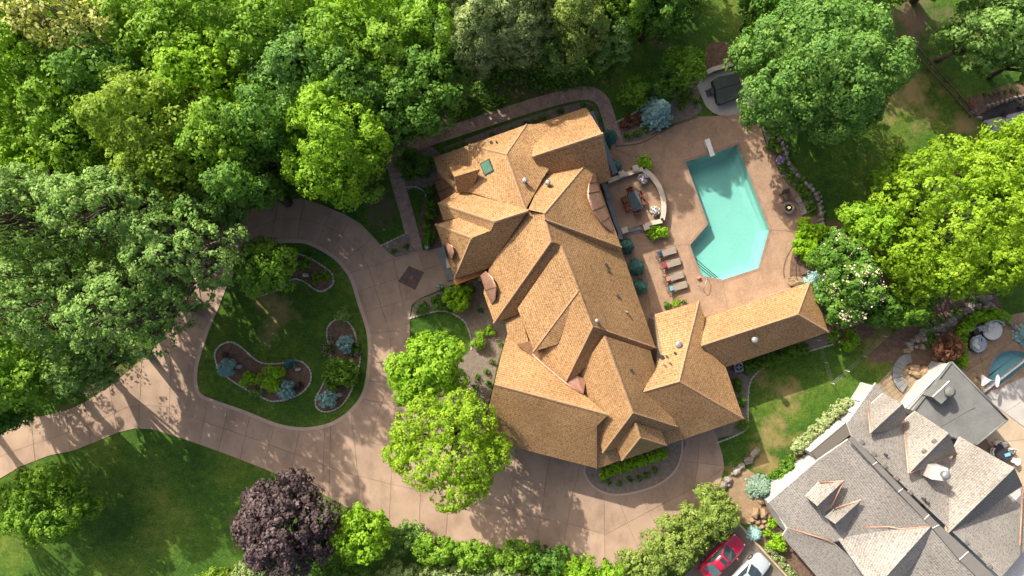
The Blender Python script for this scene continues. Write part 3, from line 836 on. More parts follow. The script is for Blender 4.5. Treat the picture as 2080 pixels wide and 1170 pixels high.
# ---- neighbour's paving
ncon = [(1990, 700), (2010, 690), (2080, 640), (2160, 640), (2160, 900), (2080, 980), (2010, 860), (1930, 770)]
npat = tag(sheet('neighbour_patio', [(1930, 745), (1965, 700), (2000, 660), (2050, 640), (2160, 620), (2160, 1200), (1990, 1200), (1900, 900), (1900, 800)], 0.012, M['joint'], [NPOOL]), kind='structure')
slabs(npat, 'slab', [(1930, 745), (1965, 700), (2000, 660), (2050, 640), (2160, 620), (2160, 730), (2003, 800), (1960, 830)], [NPOOL],
      [[(1945, 765), (2090, 672)], [(2060, 680), (2080, 720)], [(1985, 690), (2005, 800)]], 0.04, M['tanstone'], gap=0.04)
slabs(npat, 'slab', [(1998, 806), (2160, 690), (2160, 910), (2085, 870)], [], [[(2040, 760), (2110, 860)], [(2020, 850), (2160, 765)]], 0.03, M['greyconc'], gap=0.04)
slabs(npat, 'slab', [(2004, 812), (2090, 876), (2160, 915), (2160, 1180), (2080, 1190), (2060, 980), (1990, 870), (1960, 850)], [], [[(2010, 900), (2110, 890)], [(2050, 960), (2160, 940)]], 0.036, M['tanconc'], gap=0.04)
ndrive = tag(sheet('neighbour_driveway', [(1490, 1062), (1500, 1068), (1545, 1118), (1620, 1200), (1340, 1240), (1390, 1170)], 0.012, M['joint']), kind='structure')
M['ndrv'] = mottled('grey_brown_paving', (0.16, 0.135, 0.11), (0.23, 0.20, 0.165), 0.8, 0.9, 0.2, 10, 0.3, 0.2, 0, 0.1)
slabs(ndrive, 'slab', [(1490, 1062), (1500, 1068), (1545, 1118), (1620, 1200), (1340, 1240), (1390, 1170)], [], [[(1400, 1110), (1560, 1240)], [(1470, 1210), (1545, 1118)]], 0.04, M['ndrv'], gap=0.04)
bm = bmesh.new()
a, b = P(1495, 1058), P(1625, 1200)
d = (b - a).normalized(); bx(bm, ((a.x + b.x) / 2, (a.y + b.y) / 2, 0.07), ((b - a).length, 0.2, 0.14), math.atan2(d.y, d.x), 0.02)
part('kerb', bm, M['tanconc'], ndrive)
# paver yard between the lawn and the flat roof: one slab for each course stone
yard = [(1722, 838), (1830, 760), (1905, 800), (1870, 850), (1800, 860), (1770, 800)]
yard = [(1765, 800), (1815, 745), (1838, 740), (1870, 762), (1900, 800), (1880, 830), (1840, 870), (1780, 830)]
ny = tag(sheet('paver_yard', yard, 0.012, M['joint']), kind='structure')
jn = []
ux, uy = 0.80, -0.60; vx, vy = 0.60, 0.80
for k in range(-12, 14):
    c = (1830 + vx * k * 9.5, 805 + vy * k * 9.5); jn.append([(c[0] - ux * 140, c[1] - uy * 140), (c[0] + ux * 140, c[1] + uy * 140)])
for k in range(-8, 9):
    c = (1830 + ux * k * 15, 805 + uy * k * 15); jn.append([(c[0] - vx * 140, c[1] - vy * 140), (c[0] + vx * 140, c[1] + vy * 140)])
M['yardpaver'] = mottled('buff_paver', (0.32, 0.25, 0.155), (0.42, 0.335, 0.215), 2, 0.9, 0.2, 12, 0.3, 0.2, 0, 0.16)
slabs(ny, 'paver', yard, [], jn, 0.035, M['yardpaver'], gap=0.06)

# ---- planting beds
def bed(outline, mat, z=0.02, edge=True, seed=1, label=None, smoothn=4, edge_pts=None, name='planting_bed'):
    o = smooth(outline, smoothn) if smoothn else outline
    b = tag(sheet(name, o, z, mat), kind='structure')
    if edge: edging(b, edge_pts if edge_pts else o + [o[0]], seed)
    return b
q = crop(380, 460, 2.658)
bed([q(150, 700), q(175, 645), q(235, 625), q(290, 650), q(345, 700), q(400, 735), q(470, 742), q(540, 735), q(600, 725), q(645, 750), q(670, 800), q(655, 860), q(600, 910),
     q(520, 938), q(450, 942), q(390, 915), q(330, 885), q(240, 830), q(180, 775)], M['mulch'], seed=2)
bed([q(755, 590), q(762, 540), q(800, 505), q(845, 503), q(885, 535), q(910, 590), q(920, 660), q(935, 720), q(910, 820), q(880, 900), q(830, 970), q(760, 1000), q(705, 985),
     q(695, 930), q(730, 860), q(770, 760), q(775, 690)], M['mulch'], seed=3)
q = crop(400, 380, 4.16)
bed([q(420, 880), q(560, 700), q(780, 570), q(870, 570), q(960, 605), q(1060, 665), q(1130, 720), q(1152, 770), q(1140, 830), q(1060, 880), q(990, 860), q(900, 795), q(800, 780), q(700, 860), q(480, 930)], M['mulch'], seed=4)
# pale strip bed by the walk and the front entrance
bed([(775, 499), (800, 489), (829, 473), (836, 500), (846, 510), (806, 521), (790, 514)], M['gravel'], 0.055, smoothn=0, edge_pts=[(776, 498), (829, 473)], seed=5)
bed([(838, 624), (850, 608), (905, 590), (935, 575), (1010, 560), (1035, 660), (1010, 740), (1000, 790), (975, 880), (880, 850), (905, 760), (955, 712), (958, 680), (940, 650), (905, 632), (870, 636), (834, 646)],
    M['gravel'], 0.02, smoothn=0, edge_pts=smooth([(834, 646), (870, 636), (905, 632), (940, 650), (955, 680), (958, 712)], 4, False), seed=6)
bed([(822, 385), (850, 378), (872, 385), (888, 360), (905, 330), (880, 300), (845, 302), (812, 318), (808, 345)], M['gravel'], 0.02, seed=7, edge_pts=smooth([(823, 380), (845, 380), (862, 390), (868, 410)], 4, False))
bed([(862, 400), (872, 385), (905, 380), (930, 500), (905, 515), (866, 500), (850, 470)], M['mulch'], 0.016, edge=False)
bed([(900, 300), (1000, 262), (1120, 222), (1190, 205), (1210, 215), (1222, 250), (1232, 300), (1245, 360), (1200, 330), (920, 330)], M['gravel'], 0.02, edge=False, smoothn=0)
bed([(1190, 938), (1186, 958), (1200, 982), (1230, 1000), (1270, 1002), (1330, 985), (1368, 958), (1382, 925), (1384, 890), (1230, 900)], M['gravel'], 0.058, seed=8, edge_pts=None, edge=False)
ribbon('kerb', smooth([(1188, 945), (1188, 962), (1202, 985), (1230, 1002), (1270, 1004), (1332, 987), (1370, 958), (1384, 925), (1386, 892)], 5, False), 3.5, 0.064, M['curb'], drive)
bed([(1475, 745), (1500, 735), (1600, 700), (1640, 690), (1690, 676), (1700, 688), (1670, 706), (1620, 718), (1560, 742), (1530, 762), (1521, 785), (1519, 830), (1518, 865), (1500, 880), (1452, 892), (1440, 870), (1500, 850)],
    M['gravel'], 0.02, smoothn=0, edge_pts=smooth([(1690, 700), (1640, 714), (1600, 724), (1555, 745), (1530, 765), (1521, 790), (1519, 835), (1518, 868), (1495, 884), (1455, 900)], 4, False), seed=9)
bed([(1250, 255), (1275, 243), (1300, 225), (1330, 232), (1365, 205), (1390, 165), (1425, 160), (1420, 200), (1425, 225), (1400, 240), (1365, 252), (1335, 266), (1305, 285), (1262, 290)], M['gravel'], 0.022, edge=False)
bed([(1258, 250), (1282, 236), (1302, 226), (1308, 250), (1285, 262), (1266, 268)], M['mulch'], 0.028, seed=10, edge_pts=[(1252, 248), (1278, 236), (1300, 222)])
bed([(1543, 225), (1560, 222), (1575, 285), (1600, 320), (1630, 360), (1660, 395), (1672, 430), (1672, 455), (1650, 462), (1655, 440), (1640, 412), (1605, 378), (1580, 340), (1560, 300)], M['gravel'], 0.02, edge=False)
bed([(1650, 460), (1700, 450), (1790, 500), (1790, 660), (1700, 700), (1660, 640), (1610, 590), (1600, 540), (1615, 495)], M['mulch'], 0.018, edge=False)
bed([(1435, 95), (1475, 85), (1500, 120), (1480, 150), (1440, 145)], M['mulch'], 0.02, edge=False)
bed([(1488, 965), (1510, 950), (1545, 975), (1560, 1020), (1540, 1060), (1500, 1060), (1480, 1020)], M['tanstone'], 0.014, edge=False, name='bare_soil')
bed([(1545, 1030), (1570, 1010), (1600, 1060), (1640, 1120), (1680, 1180), (1620, 1190), (1545, 1110), (1530, 1070)], M['mulch'], 0.02, edge=False)
bed([(1760, 730), (1800, 690), (1850, 650), (1900, 620), (1960, 590), (2010, 590), (2040, 640), (1990, 700), (1950, 745), (1915, 775), (1870, 760), (1830, 740)], M['mulch'], 0.016, edge=False)
bed([(1965, 205), (2000, 190), (2080, 165), (2120, 160), (2120, 300), (2040, 275), (1990, 240)], M['blackmulch'], 0.02, edge=False)
bed([(1960, 208), (1990, 190), (2080, 165), (2120, 155), (2120, 190), (2050, 205), (2005, 225), (1975, 235)], M['mulch'], 0.03, edge=False)
sheet_walk = [(2000, 245), (2120, 215), (2120, 245), (2010, 270)]
tag(sheet('garden_path', sheet_walk, 0.035, M['greyconc']), kind='structure')
bed([(1575, 980), (1640, 895), (1720, 830), (1740, 800), (1755, 812), (1650, 920), (1580, 1000)], M['mulch'], 0.018, edge=False, smoothn=0)

# hot-tub pad
q = crop(1380, 60, 5.85)
pad = [q(285, 550), q(330, 520), q(420, 500), q(560, 460), q(700, 560), q(1010, 830), q(1005, 910), q(895, 945), q(700, 990), q(580, 1025), q(490, 1020), q(400, 985), q(320, 920), q(290, 860), q(205, 660)]
hp = tag(sheet('spa_pad', pad, 0.075, M['greyconc'], skirt=0.07), kind='structure')

# low growth added to darken lit ground under the wood; nobody could count it
def undergrowth(name, label, poly, n, hmax, pal, seed):
    rng = np.random.default_rng(seed); w = np.array([P(*p)[:2] for p in poly]); lo, hi = w.min(0), w.max(0)
    pts = rng.uniform(lo, hi, (n * 3, 2)); wl = [tuple(x) for x in w]
    pts = np.array([q for q in pts if inside(q, wl)])[:n]
    h = hmax * rng.uniform(.15, 1, len(pts)) ** 1.5
    C = np.repeat(np.concatenate([pts, h[:, None]], 1), 22, 0); C[:, :2] += rng.normal(0, .42, (len(C), 2)); C[:, 2] *= rng.uniform(.3, 1.05, len(C))
    me = leaf_mesh(name, C, rng.normal(size=C.shape) * .6 + np.array([0, 0, 1]), np.full(len(C), .3), .6, rng.uniform(0, 1, len(C)), rng); me.materials.append(LEAF[pal])
    o = bpy.data.objects.new(name, me); COL.objects.link(o); tag(o, label, 'undergrowth', kind='stuff')
undergrowth('undergrowth', 'dark leafy undergrowth added over lit grass on the floor of the wood', [(-250, -200), (1250, -200), (1250, 60), (1000, 130), (880, 190), (800, 280), (740, 340), (600, 385), (500, 410), (420, 450), (330, 600), (230, 740), (100, 815), (-250, 900)], 4200, 3.4, 'deep', 21)
undergrowth('undergrowth', 'sparse low weeds added to darken the edge of the shaded north lawn', [(880, 190), (1000, 130), (1250, 90), (1420, 60), (1420, -100), (1250, -100), (1250, 160), (1050, 190), (930, 235)], 320, .5, 'deep', 22)
# ================================================================== HOUSES
A1, A2, A3, A4 = crop(860, 200, 4.18), crop(860, 420, 4.18), crop(960, 640, 3.657), crop(1240, 560, 3.442)

def solve_roof(facets):
    """facets: lists of (px, py, z or None). Heights are adjusted so that every facet is flat."""
    key = {}; pts = []; zs = []
    F = []
    for f in facets:
        ids = []
        for v in f:
            px, py = v[0], v[1]; z = v[2] if len(v) > 2 else None
            hit = None
            for k, i in key.items():
                if abs(k[0] - px) < 1.6 and abs(k[1] - py) < 1.6: hit = i; break
            if hit is None:
                hit = len(pts); key[(px, py)] = hit; pts.append((px, py)); zs.append([])
            if z is not None: zs[hit].append(z)
            ids.append(hit)
        F.append(ids)
    n = len(pts); rows, rhs = [], []
    def row(c, b, w):
        r = np.zeros(n + 3 * len(F)); 
        for i, x in c: r[i] += x
        rows.append(r * w); rhs.append(b * w)
    for i in range(n):
        if zs[i]: row([(i, 1)], H / (H - sum(zs[i]) / len(zs[i])), 1.0)
    for k, ids in enumerate(F):
        b = n + 3 * k
        for i in ids:
            x, y = (pts[i][0] - 1040) / 300, (pts[i][1] - 585) / 300
            row([(i, 1), (b, -x), (b + 1, -y), (b + 2, -1)], 0.0, 3.0)
        row([(b, 1)], 0, 1e-4); row([(b + 1, 1)], 0, 1e-4); row([(b + 2, 1)], 1.1, 1e-4)
    sol = np.linalg.lstsq(np.array(rows), np.array(rhs), rcond=None)[0]
    z = [H - H / sol[i] for i in range(n)]
    return pts, z, F

def slope_uv(me):
    uv = me.uv_layers.new(name='UVMap')
    for f in me.polygons:
        nrm = f.normal
        t = Vector((0, 0, 1)).cross(nrm)
        t = t.normalized() if t.length > 1e-3 else Vector((1, 0, 0))
        s = nrm.cross(t)
        for li in f.loop_indices:
            c = me.vertices[me.loops[li].vertex_index].co
            uv.data[li].uv = (c.dot(t) + 100, c.dot(s) + 100)

def build_roof(parent, facets, mat, drop=0.24, name='roof', fascia='fascia'):
    pts, z, F = solve_roof(facets)
    bm = bmesh.new(); bv = [bm.verts.new(P(p[0], p[1], h)) for p, h in zip(pts, z)]
    for ids in F:
        try: f = bm.faces.new([bv[i] for i in ids])
        except ValueError: continue
        f.normal_update()
        if f.normal.z < 0: f.normal_flip()
    ed = [e for e in bm.edges if len(e.link_faces) == 1]
    r = bmesh.ops.extrude_edge_only(bm, edges=ed)
    nv = [g for g in r['geom'] if isinstance(g, bmesh.types.BMVert)]
    bmesh.ops.translate(bm, vec=(0, 0, -drop), verts=nv)
    for g in r['geom']:
        if isinstance(g, bmesh.types.BMFace): g.material_index = 1
    big = [f for f in bm.faces if len(f.verts) > 4 or f.material_index == 0]
    bmesh.ops.triangulate(bm, faces=big)
    me = bpy.data.meshes.new(name); bm.to_mesh(me); bm.free()
    slope_uv(me)
    o = link(name, me, [mat, M[fascia]], parent)
    return o, {(round(p[0]), round(p[1])): h for p, h in zip(pts, z)}, (pts, z)

def near_z(sol, px, py):
    pts, z = sol
    i = min(range(len(pts)), key=lambda k: (pts[k][0] - px) ** 2 + (pts[k][1] - py) ** 2)
    return z[i]

def ridge_caps(roof, sol, a, b, mat='cap', w=0.12):
    """row of lapped ridge shakes from a to b (photo pixels), one part"""
    A_, B_ = P(*a, near_z(sol, *a)), P(*b, near_z(sol, *b))
    d = B_ - A_; n = max(2, int(d.length / 0.30)); d.normalize()
    sd = d.cross(Vector((0, 0, 1))).normalized(); up = sd.cross(d)
    bm = bmesh.new(); rng = random.Random(int(a[0] * 7 + a[1]))
    for k in range(n):
        p0 = A_.lerp(B_, k / n); p1 = A_.lerp(B_, (k + 1.25) / n)
        ww = w * rng.uniform(.9, 1.1)
        vs = []
        for p, lift in ((p0, 0.075), (p1, 0.035)):
            vs.append([bm.verts.new(p + sd * ww - up * 0.06 + up * (lift - .03)), bm.verts.new(p + up * lift), bm.verts.new(p - sd * ww - up * 0.06 + up * (lift - .03))])
        a0, a1 = vs
        bm.faces.new((a0[0], a0[1], a1[1], a1[0])); bm.faces.new((a0[1], a0[2], a1[2], a1[1]))
        bm.faces.new((a0[0], a0[2], a0[1]))
    bmesh.ops.recalc_face_normals(bm, faces=bm.faces)
    return part('ridge_cap', bm, M[mat], roof)

def flashing(roof, pts3, r=0.05, mat='flash', name='flashing'):
    bm = bmesh.new(); tube(bm, [P(*p) for p in pts3], r, 6); return part(name, bm, M[mat], roof)

def walls(parent, poly_px, zt, mat, name='wall', z0=0.0):
    """wall block; outline given as photo pixels of the eaves at height zt, already set back"""
    bm = bmesh.new(); prism(bm, [tuple(P(*p, zt)[:2]) for p in poly_px], z0, zt)
    return part(name, bm, mat, parent)

# ---------------- main house
E, E2 = 5.6, 5.0
house = empty('house', P(1150, 600), 'large house with honey-coloured cedar shake roofs and copper accents', 'house')
RB, RA, RC, RM = 10.1, 8.7, 10.5, 10.1
# block A, north-east wing
a1, a2, a3, a4 = (1191, 218, E), (1223.6, 271.8, RA), (1241.6, 365, E), (1081, 318.5, RA)
rA, _, sA = build_roof(house, [[a1, a2, a4, (1086, 252.5, E)], [a2, a3, (1131, 401, E), a4]], M['cedar'])
ridge_caps(rA, sA, a4[:2], a2[:2])
# block B, tall hip
T1, T2 = (1028.7, 313.6, RB), (1068, 425, RB)
b_ne, b_nw, b_w = (1070.5, 252.6, E), (952, 294.5, E), (880.3, 320.8, E)
rB, _, sB = build_roof(house, [
    [b_ne, T1, b_nw],
    [T1, T2, (956, 391, 6.4), (929, 389, 5.7), (890, 351, E), b_w, b_nw],
    [T1, b_ne, (1123, 250, 7.2), (1081, 318.5, RA), (1115, 343.5), (1104, 360, 7.3), T2]], M['cedar'])
ridge_caps(rB, sB, T1[:2], T2[:2]); ridge_caps(rB, sB, b_nw[:2], T1[:2]); ridge_caps(rB, sB, b_ne[:2], T1[:2])
# dormer D on the west slope
rD, _, sD = build_roof(house, [
    [(909, 330.4), (974.5, 343.5), (923.4, 359, 8.3), (917, 350, 7.2)],
    [(974.5, 343.5, 8.5), (923.4, 359, 8.3), (929, 390, 6.0), (957, 392, 6.6)]], M['cedar'])
walls(house, [(921, 358), (930, 388), (962, 388), (972, 350)], 6.2, M['stucco'])
# west bay with its brown copper roof
q = A1
cpx = [(*q(120, 640), 4.9), (*q(252, 655), 6.0), (*q(272, 725), 6.0), (*q(290, 790), 6.0), (*q(195, 868), 5.0), (*q(155, 880), 4.3), (*q(122, 800), 4.3), (*q(90, 700), 4.3)]
rE, _, sE = build_roof(house, [[cpx[0], cpx[1], cpx[7]], [cpx[7], cpx[1], cpx[2], cpx[6]], [cpx[6], cpx[2], cpx[3], cpx[4], cpx[5]]], M['oldcopper'], 0.15, 'bay_roof', 'oldcopper')
for a, b in ((cpx[7], cpx[1]), (cpx[6], cpx[2]), (cpx[5], cpx[3])):
    flashing(rE, [(a[0], a[1], a[2] + .05), (b[0], b[1], b[2] + .05)], 0.045, 'oldcopper', 'seam')
walls(house, [(884, 370), (899, 408), (935, 396), (925, 356)], 4.2, M['stucco'])
# block F + G, west hips
F1, F2 = (1071.7, 428.5, 10.0), (1004.7, 450, 9.9)
g1, g2, g3, g4 = (884, 456, E), (958, 483.4, 8.3), (923.4, 566, E), (998.8, 543, E)
rF, _, sF = build_roof(house, [
    [(890, 413, E + .1), (929, 388.5, 6.0), (956, 391, 6.6), (1067, 424, 10.05), F1, F2],
    [(890, 413, E), F2, (997.6, 467.9), (931, 442.5), (900.7, 447.6, E)],
    [g1, (931, 442.5), (997.6, 467.9), g2],
    [g1, g2, g3],
    [F1, F2, (997.6, 467.9), g2, g3, g4, (1013, 515)]], M['cedar'])
ridge_caps(rF, sF, F2[:2], F1[:2]); ridge_caps(rF, sF, (890, 413), F2[:2]); ridge_caps(rF, sF, g1[:2], g2[:2]); ridge_caps(rF, sF, g3[:2], g2[:2])
# block C, north-east cross hip
c_ne, c_se = (1198.5, 324.4, 6.5), (1262, 502.5, 6.5)
rC, _, sC = build_roof(house, [
    [(1073, 426, 10.2), (1104, 358, 7.4), c_ne, (1107, 433, RC)],
    [(1107, 433, RC), c_ne, c_se, (1106.4, 446, RC)],
    [(1106.4, 446, RC), c_se, (1247.6, 509.5, 6.25), (1115, 455.5, 10.0)]], M['cedar'])
ridge_caps(rC, sC, c_ne[:2], (1107, 433)); ridge_caps(rC, sC, (1106.4, 446), c_se[:2])
# main ridge M1..M3
m1, m2, m3, m4, m5 = (1105, 434, RM), (1119.6, 490.6, RM), (1140, 498, RM - .2), (1176, 590, RM - .2), (1204.7, 663, RM - .2)
rM, _, sM = build_roof(house, [
    [(1071.7, 429, RM), m1, m2, (1003.5, 656, E), (982, 595, E), (994, 545, E), (1013, 515)],
    [m1, m2, m3, m4, m5, (1331.9, 707, E), (1298, 610, E), (1262, 506, E)]], M['cedar'])
ridge_caps(rM, sM, m1[:2], m2[:2]); ridge_caps(rM, sM, m3[:2], m4[:2]); ridge_caps(rM, sM, m4[:2], m5[:2])
ridge_caps(rM, sM, m2[:2], (1003.5, 656)); ridge_caps(rM, sM, m5[:2], (1331.9, 707))
rM1, _, sM1 = build_roof(house, [[m2, (1140, 498, RM - .2), (1139, 508, 9.7), (1050, 626, 6.7), (1052.6, 639, E), (1003.5, 656, E)]], M['cedar'])
rM2, _, sM2 = build_roof(house, [
    [m3, m4, (1084.4, 713.8, 7.2), (1051.0, 627, 7.2)],
    [m4, (1179, 596, RM - .3), (1132.3, 698.8, 7.8), (1084.4, 713.8, 7.2)]], M['cedar'])
ridge_caps(rM2, sM2, m4[:2], (1084.4, 713.8))
rM3, _, sM3 = build_roof(house, [
    [(1179, 596, RM - .3), m5, (1148.7, 778, 6.6), (1105, 741, 6.4), (1090, 712, 6.6), (1110, 670)],
    [m5, (1331.9, 707, E), (1321, 712.5, E), (1228, 700, 9.0), (1172, 764, 7.2), (1148.7, 778, 6.8)]], M['cedar'])
ridge_caps(rM3, sM3, m5[:2], (1148.7, 778))
# block N, south cross hip with its front dormer
n1, n2 = (1228, 682.4, 9.7), (1285.4, 838.3, 9.7)
rN, _, sN = build_roof(house, [
    [n1, n2, (1225, 919, 6.2), (1204, 861.5, 6.2), (1235, 842, 8.6), (1184, 800, 6.3), (1169, 764.4, 6.3)],
    [n1, n2, (1375.6, 867, 6.2), (1356.5, 815, 6.2), (1303, 796.4, 8.0), (1333, 752, 6.2), (1321, 712.5, 6.2)],
    [n2, (1225, 919, 6.2), (1375.6, 867, 6.2)]], M['cedar'])
ridge_caps(rN, sN, n1[:2], n2[:2]); ridge_caps(rN, sN, n2[:2], (1225, 919)); ridge_caps(rN, sN, n2[:2], (1375.6, 867))
rP, _, sP = build_roof(house, [
    [(1291, 858.8, 8.75), (1300.4, 888.8, 8.75), (1263.5, 935.3, 6.2), (1251, 905.5, 6.4)],
    [(1291, 858.8, 8.75), (1300.4, 888.8, 8.75), (1353.8, 904.7, 6.2), (1344, 876, 6.4)],
    [(1300.4, 888.8, 8.75), (1263.5, 935.3, 6.2), (1353.8, 904.7, 6.2)]], M['cedar'], 0.2)
ridge_caps(rP, sP, (1291, 858.8), (1300.4, 888.8)); ridge_caps(rP, sP, (1300.4, 888.8), (1263.5, 935.3)); ridge_caps(rP, sP, (1300.4, 888.8), (1353.8, 904.7))
# garage Q
q1, q2 = (1003.8, 780.8, 8.4), (1234.8, 842.3, 8.4)
qs, qw, qn = (1213, 951.7, E2), (978, 891, E2), (1031, 676, E2)
rQ, _, sQ = build_roof(house, [
    [q1, q2, (1184, 800), (1148.7, 778), (1105, 741), (1064, 704), qn, (1020, 715)],
    [q1, q2, (1212, 866, 8.2), qs, qw]], M['cedar'])
ridge_caps(rQ, sQ, q1[:2], q2[:2])
zq = lambda x, y: near_z(sQ, x, y)
flashing(rQ, [(1064, 704, zq(1064, 704) + .1), (1105, 741, zq(1105, 741) + .1), (1148.7, 778, zq(1148, 778) + .1), (1184, 800, zq(1184, 800) + .1)], 0.10)
flashing(rQ, [(1031, 676, zq(1031, 676) + .1), (1064, 704, zq(1064, 704) + .1)], 0.06)
pyd('cricket_roof', [P(1171, 762, 7.1), P(1148.7, 777, 7.1), P(1185, 801, 7.3), P(1190, 770, 6.9)], [(0, 1, 2, 3)], M['copper'], rQ)
# low roof in the notch
rL, _, sL = build_roof(house, [[(1025.6, 651, 5.3), (1056, 638, 5.7), (1075, 697, 5.8), (1064, 706, 5.8), (1036, 706, 5.4)]], M['cedar'], 0.2)
# right wing R
r1, r2 = (1304, 796.8, 8.0), (1379.5, 775, 8.0)
rse, rne, rnw = (1510, 850.5, E2), (1420, 612, E2), (1330, 638.4, E2)
rR, _, sR = build_roof(house, [
    [r1, r2, rne, rnw, (1344.6, 717), (1333, 752)],
    [r2, rse, (1474, 746, E2), (1424.5, 702.4), (1431.7, 644.3, E2), rne],
    [r1, r2, rse, qs, (1212, 866)]], M['cedar'])
ridge_caps(rR, sR, r1[:2], r2[:2]); ridge_caps(rR, sR, r2[:2], rse[:2]); ridge_caps(rR, sR, r2[:2], rne[:2]); ridge_caps(rR, sR, (1212, 866), qs[:2])
# pool house W
w1, w2 = (1424.5, 702.4, 6.3), (1620.6, 638.4, 6.3)
rW, _, sW = build_roof(house, [
    [(1431.7, 644.3, 4.4), (1645.3, 573, 4.4), w2, w1],
    [w1, w2, (1683, 674.8, 4.4), (1473.9, 746, 4.4)],
    [(1645.3, 573, 4.4), w2, (1683, 674.8, 4.4)]], M['cedar'])
ridge_caps(rW, sW, w1[:2], w2[:2]); ridge_caps(rW, sW, (1645.3, 573), w2[:2]); ridge_caps(rW, sW, (1683, 674.8), w2[:2])

# copper eyebrows
def eyebrow(roof, outer, inner, rise, mat, name='eyebrow_roof', seams=0):
    """shell between an outer (eave) line and an inner arc, both (px, py, z), bulging up between them"""
    n = 12; bm = bmesh.new(); rows = []
    def at(l, t):
        x = t * (len(l) - 1); i = min(int(x), len(l) - 2); f = x - i
        return [l[i][k] + (l[i + 1][k] - l[i][k]) * f for k in range(3)]
    for j in range(7):
        s = j / 6; row = []
        for i in range(n + 1):
            a, b = at(outer, i / n), at(inner, i / n)
            z = a[2] + (b[2] - a[2]) * s + rise * math.sin(math.pi * i / n) ** 0.7 * (1 - s ** 2)
            row.append(bm.verts.new(P(a[0] + (b[0] - a[0]) * s, a[1] + (b[1] - a[1]) * s, z)))
        rows.append(row)
    for r0, r1_ in zip(rows, rows[1:]):
        for i in range(n): bm.faces.new((r0[i], r0[i + 1], r1_[i + 1], r1_[i])).smooth = True
    lines = [[rows[j][i].co.copy() for j in range(7)] for i in range(n + 1)]
    r = bmesh.ops.extrude_edge_only(bm, edges=[e for e in bm.edges if len(e.link_faces) == 1])
    bmesh.ops.translate(bm, vec=(0, 0, -0.35), verts=[g for g in r['geom'] if isinstance(g, bmesh.types.BMVert)])
    bmesh.ops.recalc_face_normals(bm, faces=bm.faces)
    o = part(name, bm, mat, roof)
    for k in range(seams):
        i = int((k + 1) * n / (seams + 1)); bm = bmesh.new()
        tube(bm, [p + Vector((0, 0, 0.02)) for p in lines[i]], 0.035, 5); part('seam', bm, M['oldcopper'], o)
    return o
ey = eyebrow(rC, [(*A1(1452, 640), 6.65), (*A1(1530, 855), 6.60), (*A1(1632, 1148), 6.50)],
             [(*A1(1440, 640), 7.10), (*A1(1400, 730), 8.00), (*A1(1395, 840), 8.40), (*A1(1440, 960), 8.30), (*A1(1530, 1080), 7.60), (*A1(1618, 1145), 6.70)], 0.25, M['copper'], seams=4)
eyebrow(rM, [(*A2(482, 585), 5.6), (*A2(525, 710), 5.6), (*A2(575, 825), 5.6)],
        [(*A2(530, 545), 6.2), (*A2(590, 600), 6.9), (*A2(622, 680), 7.0), (*A2(612, 790), 6.5), (*A2(580, 830), 5.8)], 0.3, M['copper'], seams=1)
eyebrow(rF, [(*A2(180, 310), 6.3), (*A2(205, 380), 6.3), (*A2(232, 445), 6.2)],
        [(*A2(200, 302), 6.6), (*A2(245, 330), 7.2), (*A2(262, 390), 7.2), (*A2(238, 448), 6.5)], 0.3, M['copper'])
bm = bmesh.new()
pp = [P(*A2(x, y), z) for x, y, z in ((172, 318, 6.15), (205, 440, 6.05))]
d = pp[1] - pp[0]; bx(bm, tuple((pp[0] + pp[1]) / 2 - Vector((0.1, 0, 0.25))), (d.length, 0.12, 0.5), math.atan2(d.y, d.x)); part('dormer_window', bm, M['glass'], rF)
# porch beam and door surround under the west eave
q = A2
bm = bmesh.new()
pa, pb = P(*q(262, 640), 4.6), P(*q(520, 545), 4.6); d = pb - pa; ang = math.atan2(d.y, d.x)
bx(bm, tuple((pa + pb) / 2), (d.length, 0.55, 0.35), ang, 0.02); bx(bm, tuple(pa.lerp(pb, 0.08) - Vector((0, 0, 2.3))), (0.35, 0.35, 4.5), ang); bx(bm, tuple(pa.lerp(pb, 0.92) - Vector((0, 0, 2.3))), (0.35, 0.35, 4.5), ang)
M['doorwood'] = mottled('orange_oiled_wood', (0.40, 0.13, 0.03), (0.62, 0.24, 0.06), 2.5, 0.45, 0.4, 12, 0.3, 0.1)
part('porch_beam', bm, M['doorwood'], house)
bm = bmesh.new(); bx(bm, tuple(P(*q(500, 570), 3.9)), (1.0, 1.0, 0.9), ang, 0.03); part('lintel', bm, M['oldcopper'], house)
bm = bmesh.new(); s0, s1 = P(*q(140, 345), .12), P(*q(235, 625), .12); d = s1 - s0
bx(bm, tuple((s0 + s1) / 2), (d.length, 0.75, 0.24), math.atan2(d.y, d.x), 0.03); part('stoop', bm, M['bluestone'], house)

M['cedar_wall'] = mottled('brown_shingle_wall', (0.20, 0.11, 0.055), (0.28, 0.165, 0.085), 3, .9)
# walls under the roofs, set back from the eaves
walls(house, [(1100, 258), (1186, 230), (1230, 360), (1140, 392)], E - .15, M['stucco'])
walls(house, [(890, 328), (955, 300), (1066, 260), (1120, 400), (1010, 520), (908, 545), (896, 470), (906, 440), (950, 405), (944, 365), (905, 348)], E - .6, M['stucco'])
walls(house, [(1060, 430), (1110, 368), (1192, 334), (1254, 500), (1320, 705), (1215, 745), (1150, 770), (1060, 640), (1010, 648), (988, 590), (1000, 540)], E - .2, M['stucco'])
walls(house, [(1058, 642), (1120, 620), (1160, 760), (1088, 708)], 6.9, M['cedar_wall'], z0=3.5)
walls(house, [(1050, 700), (1130, 680), (1190, 780), (1150, 779), (1105, 743)], 6.2, M['cedar_wall'], z0=3.5)
walls(house, [(1120, 690), (1300, 720), (1325, 740), (1365, 865), (1230, 908), (1150, 770)], 6.0, M['stucco'])
walls(house, [(1038, 690), (1150, 770), (1235, 840), (1212, 940), (990, 884)], E2 - .15, M['stucco'])
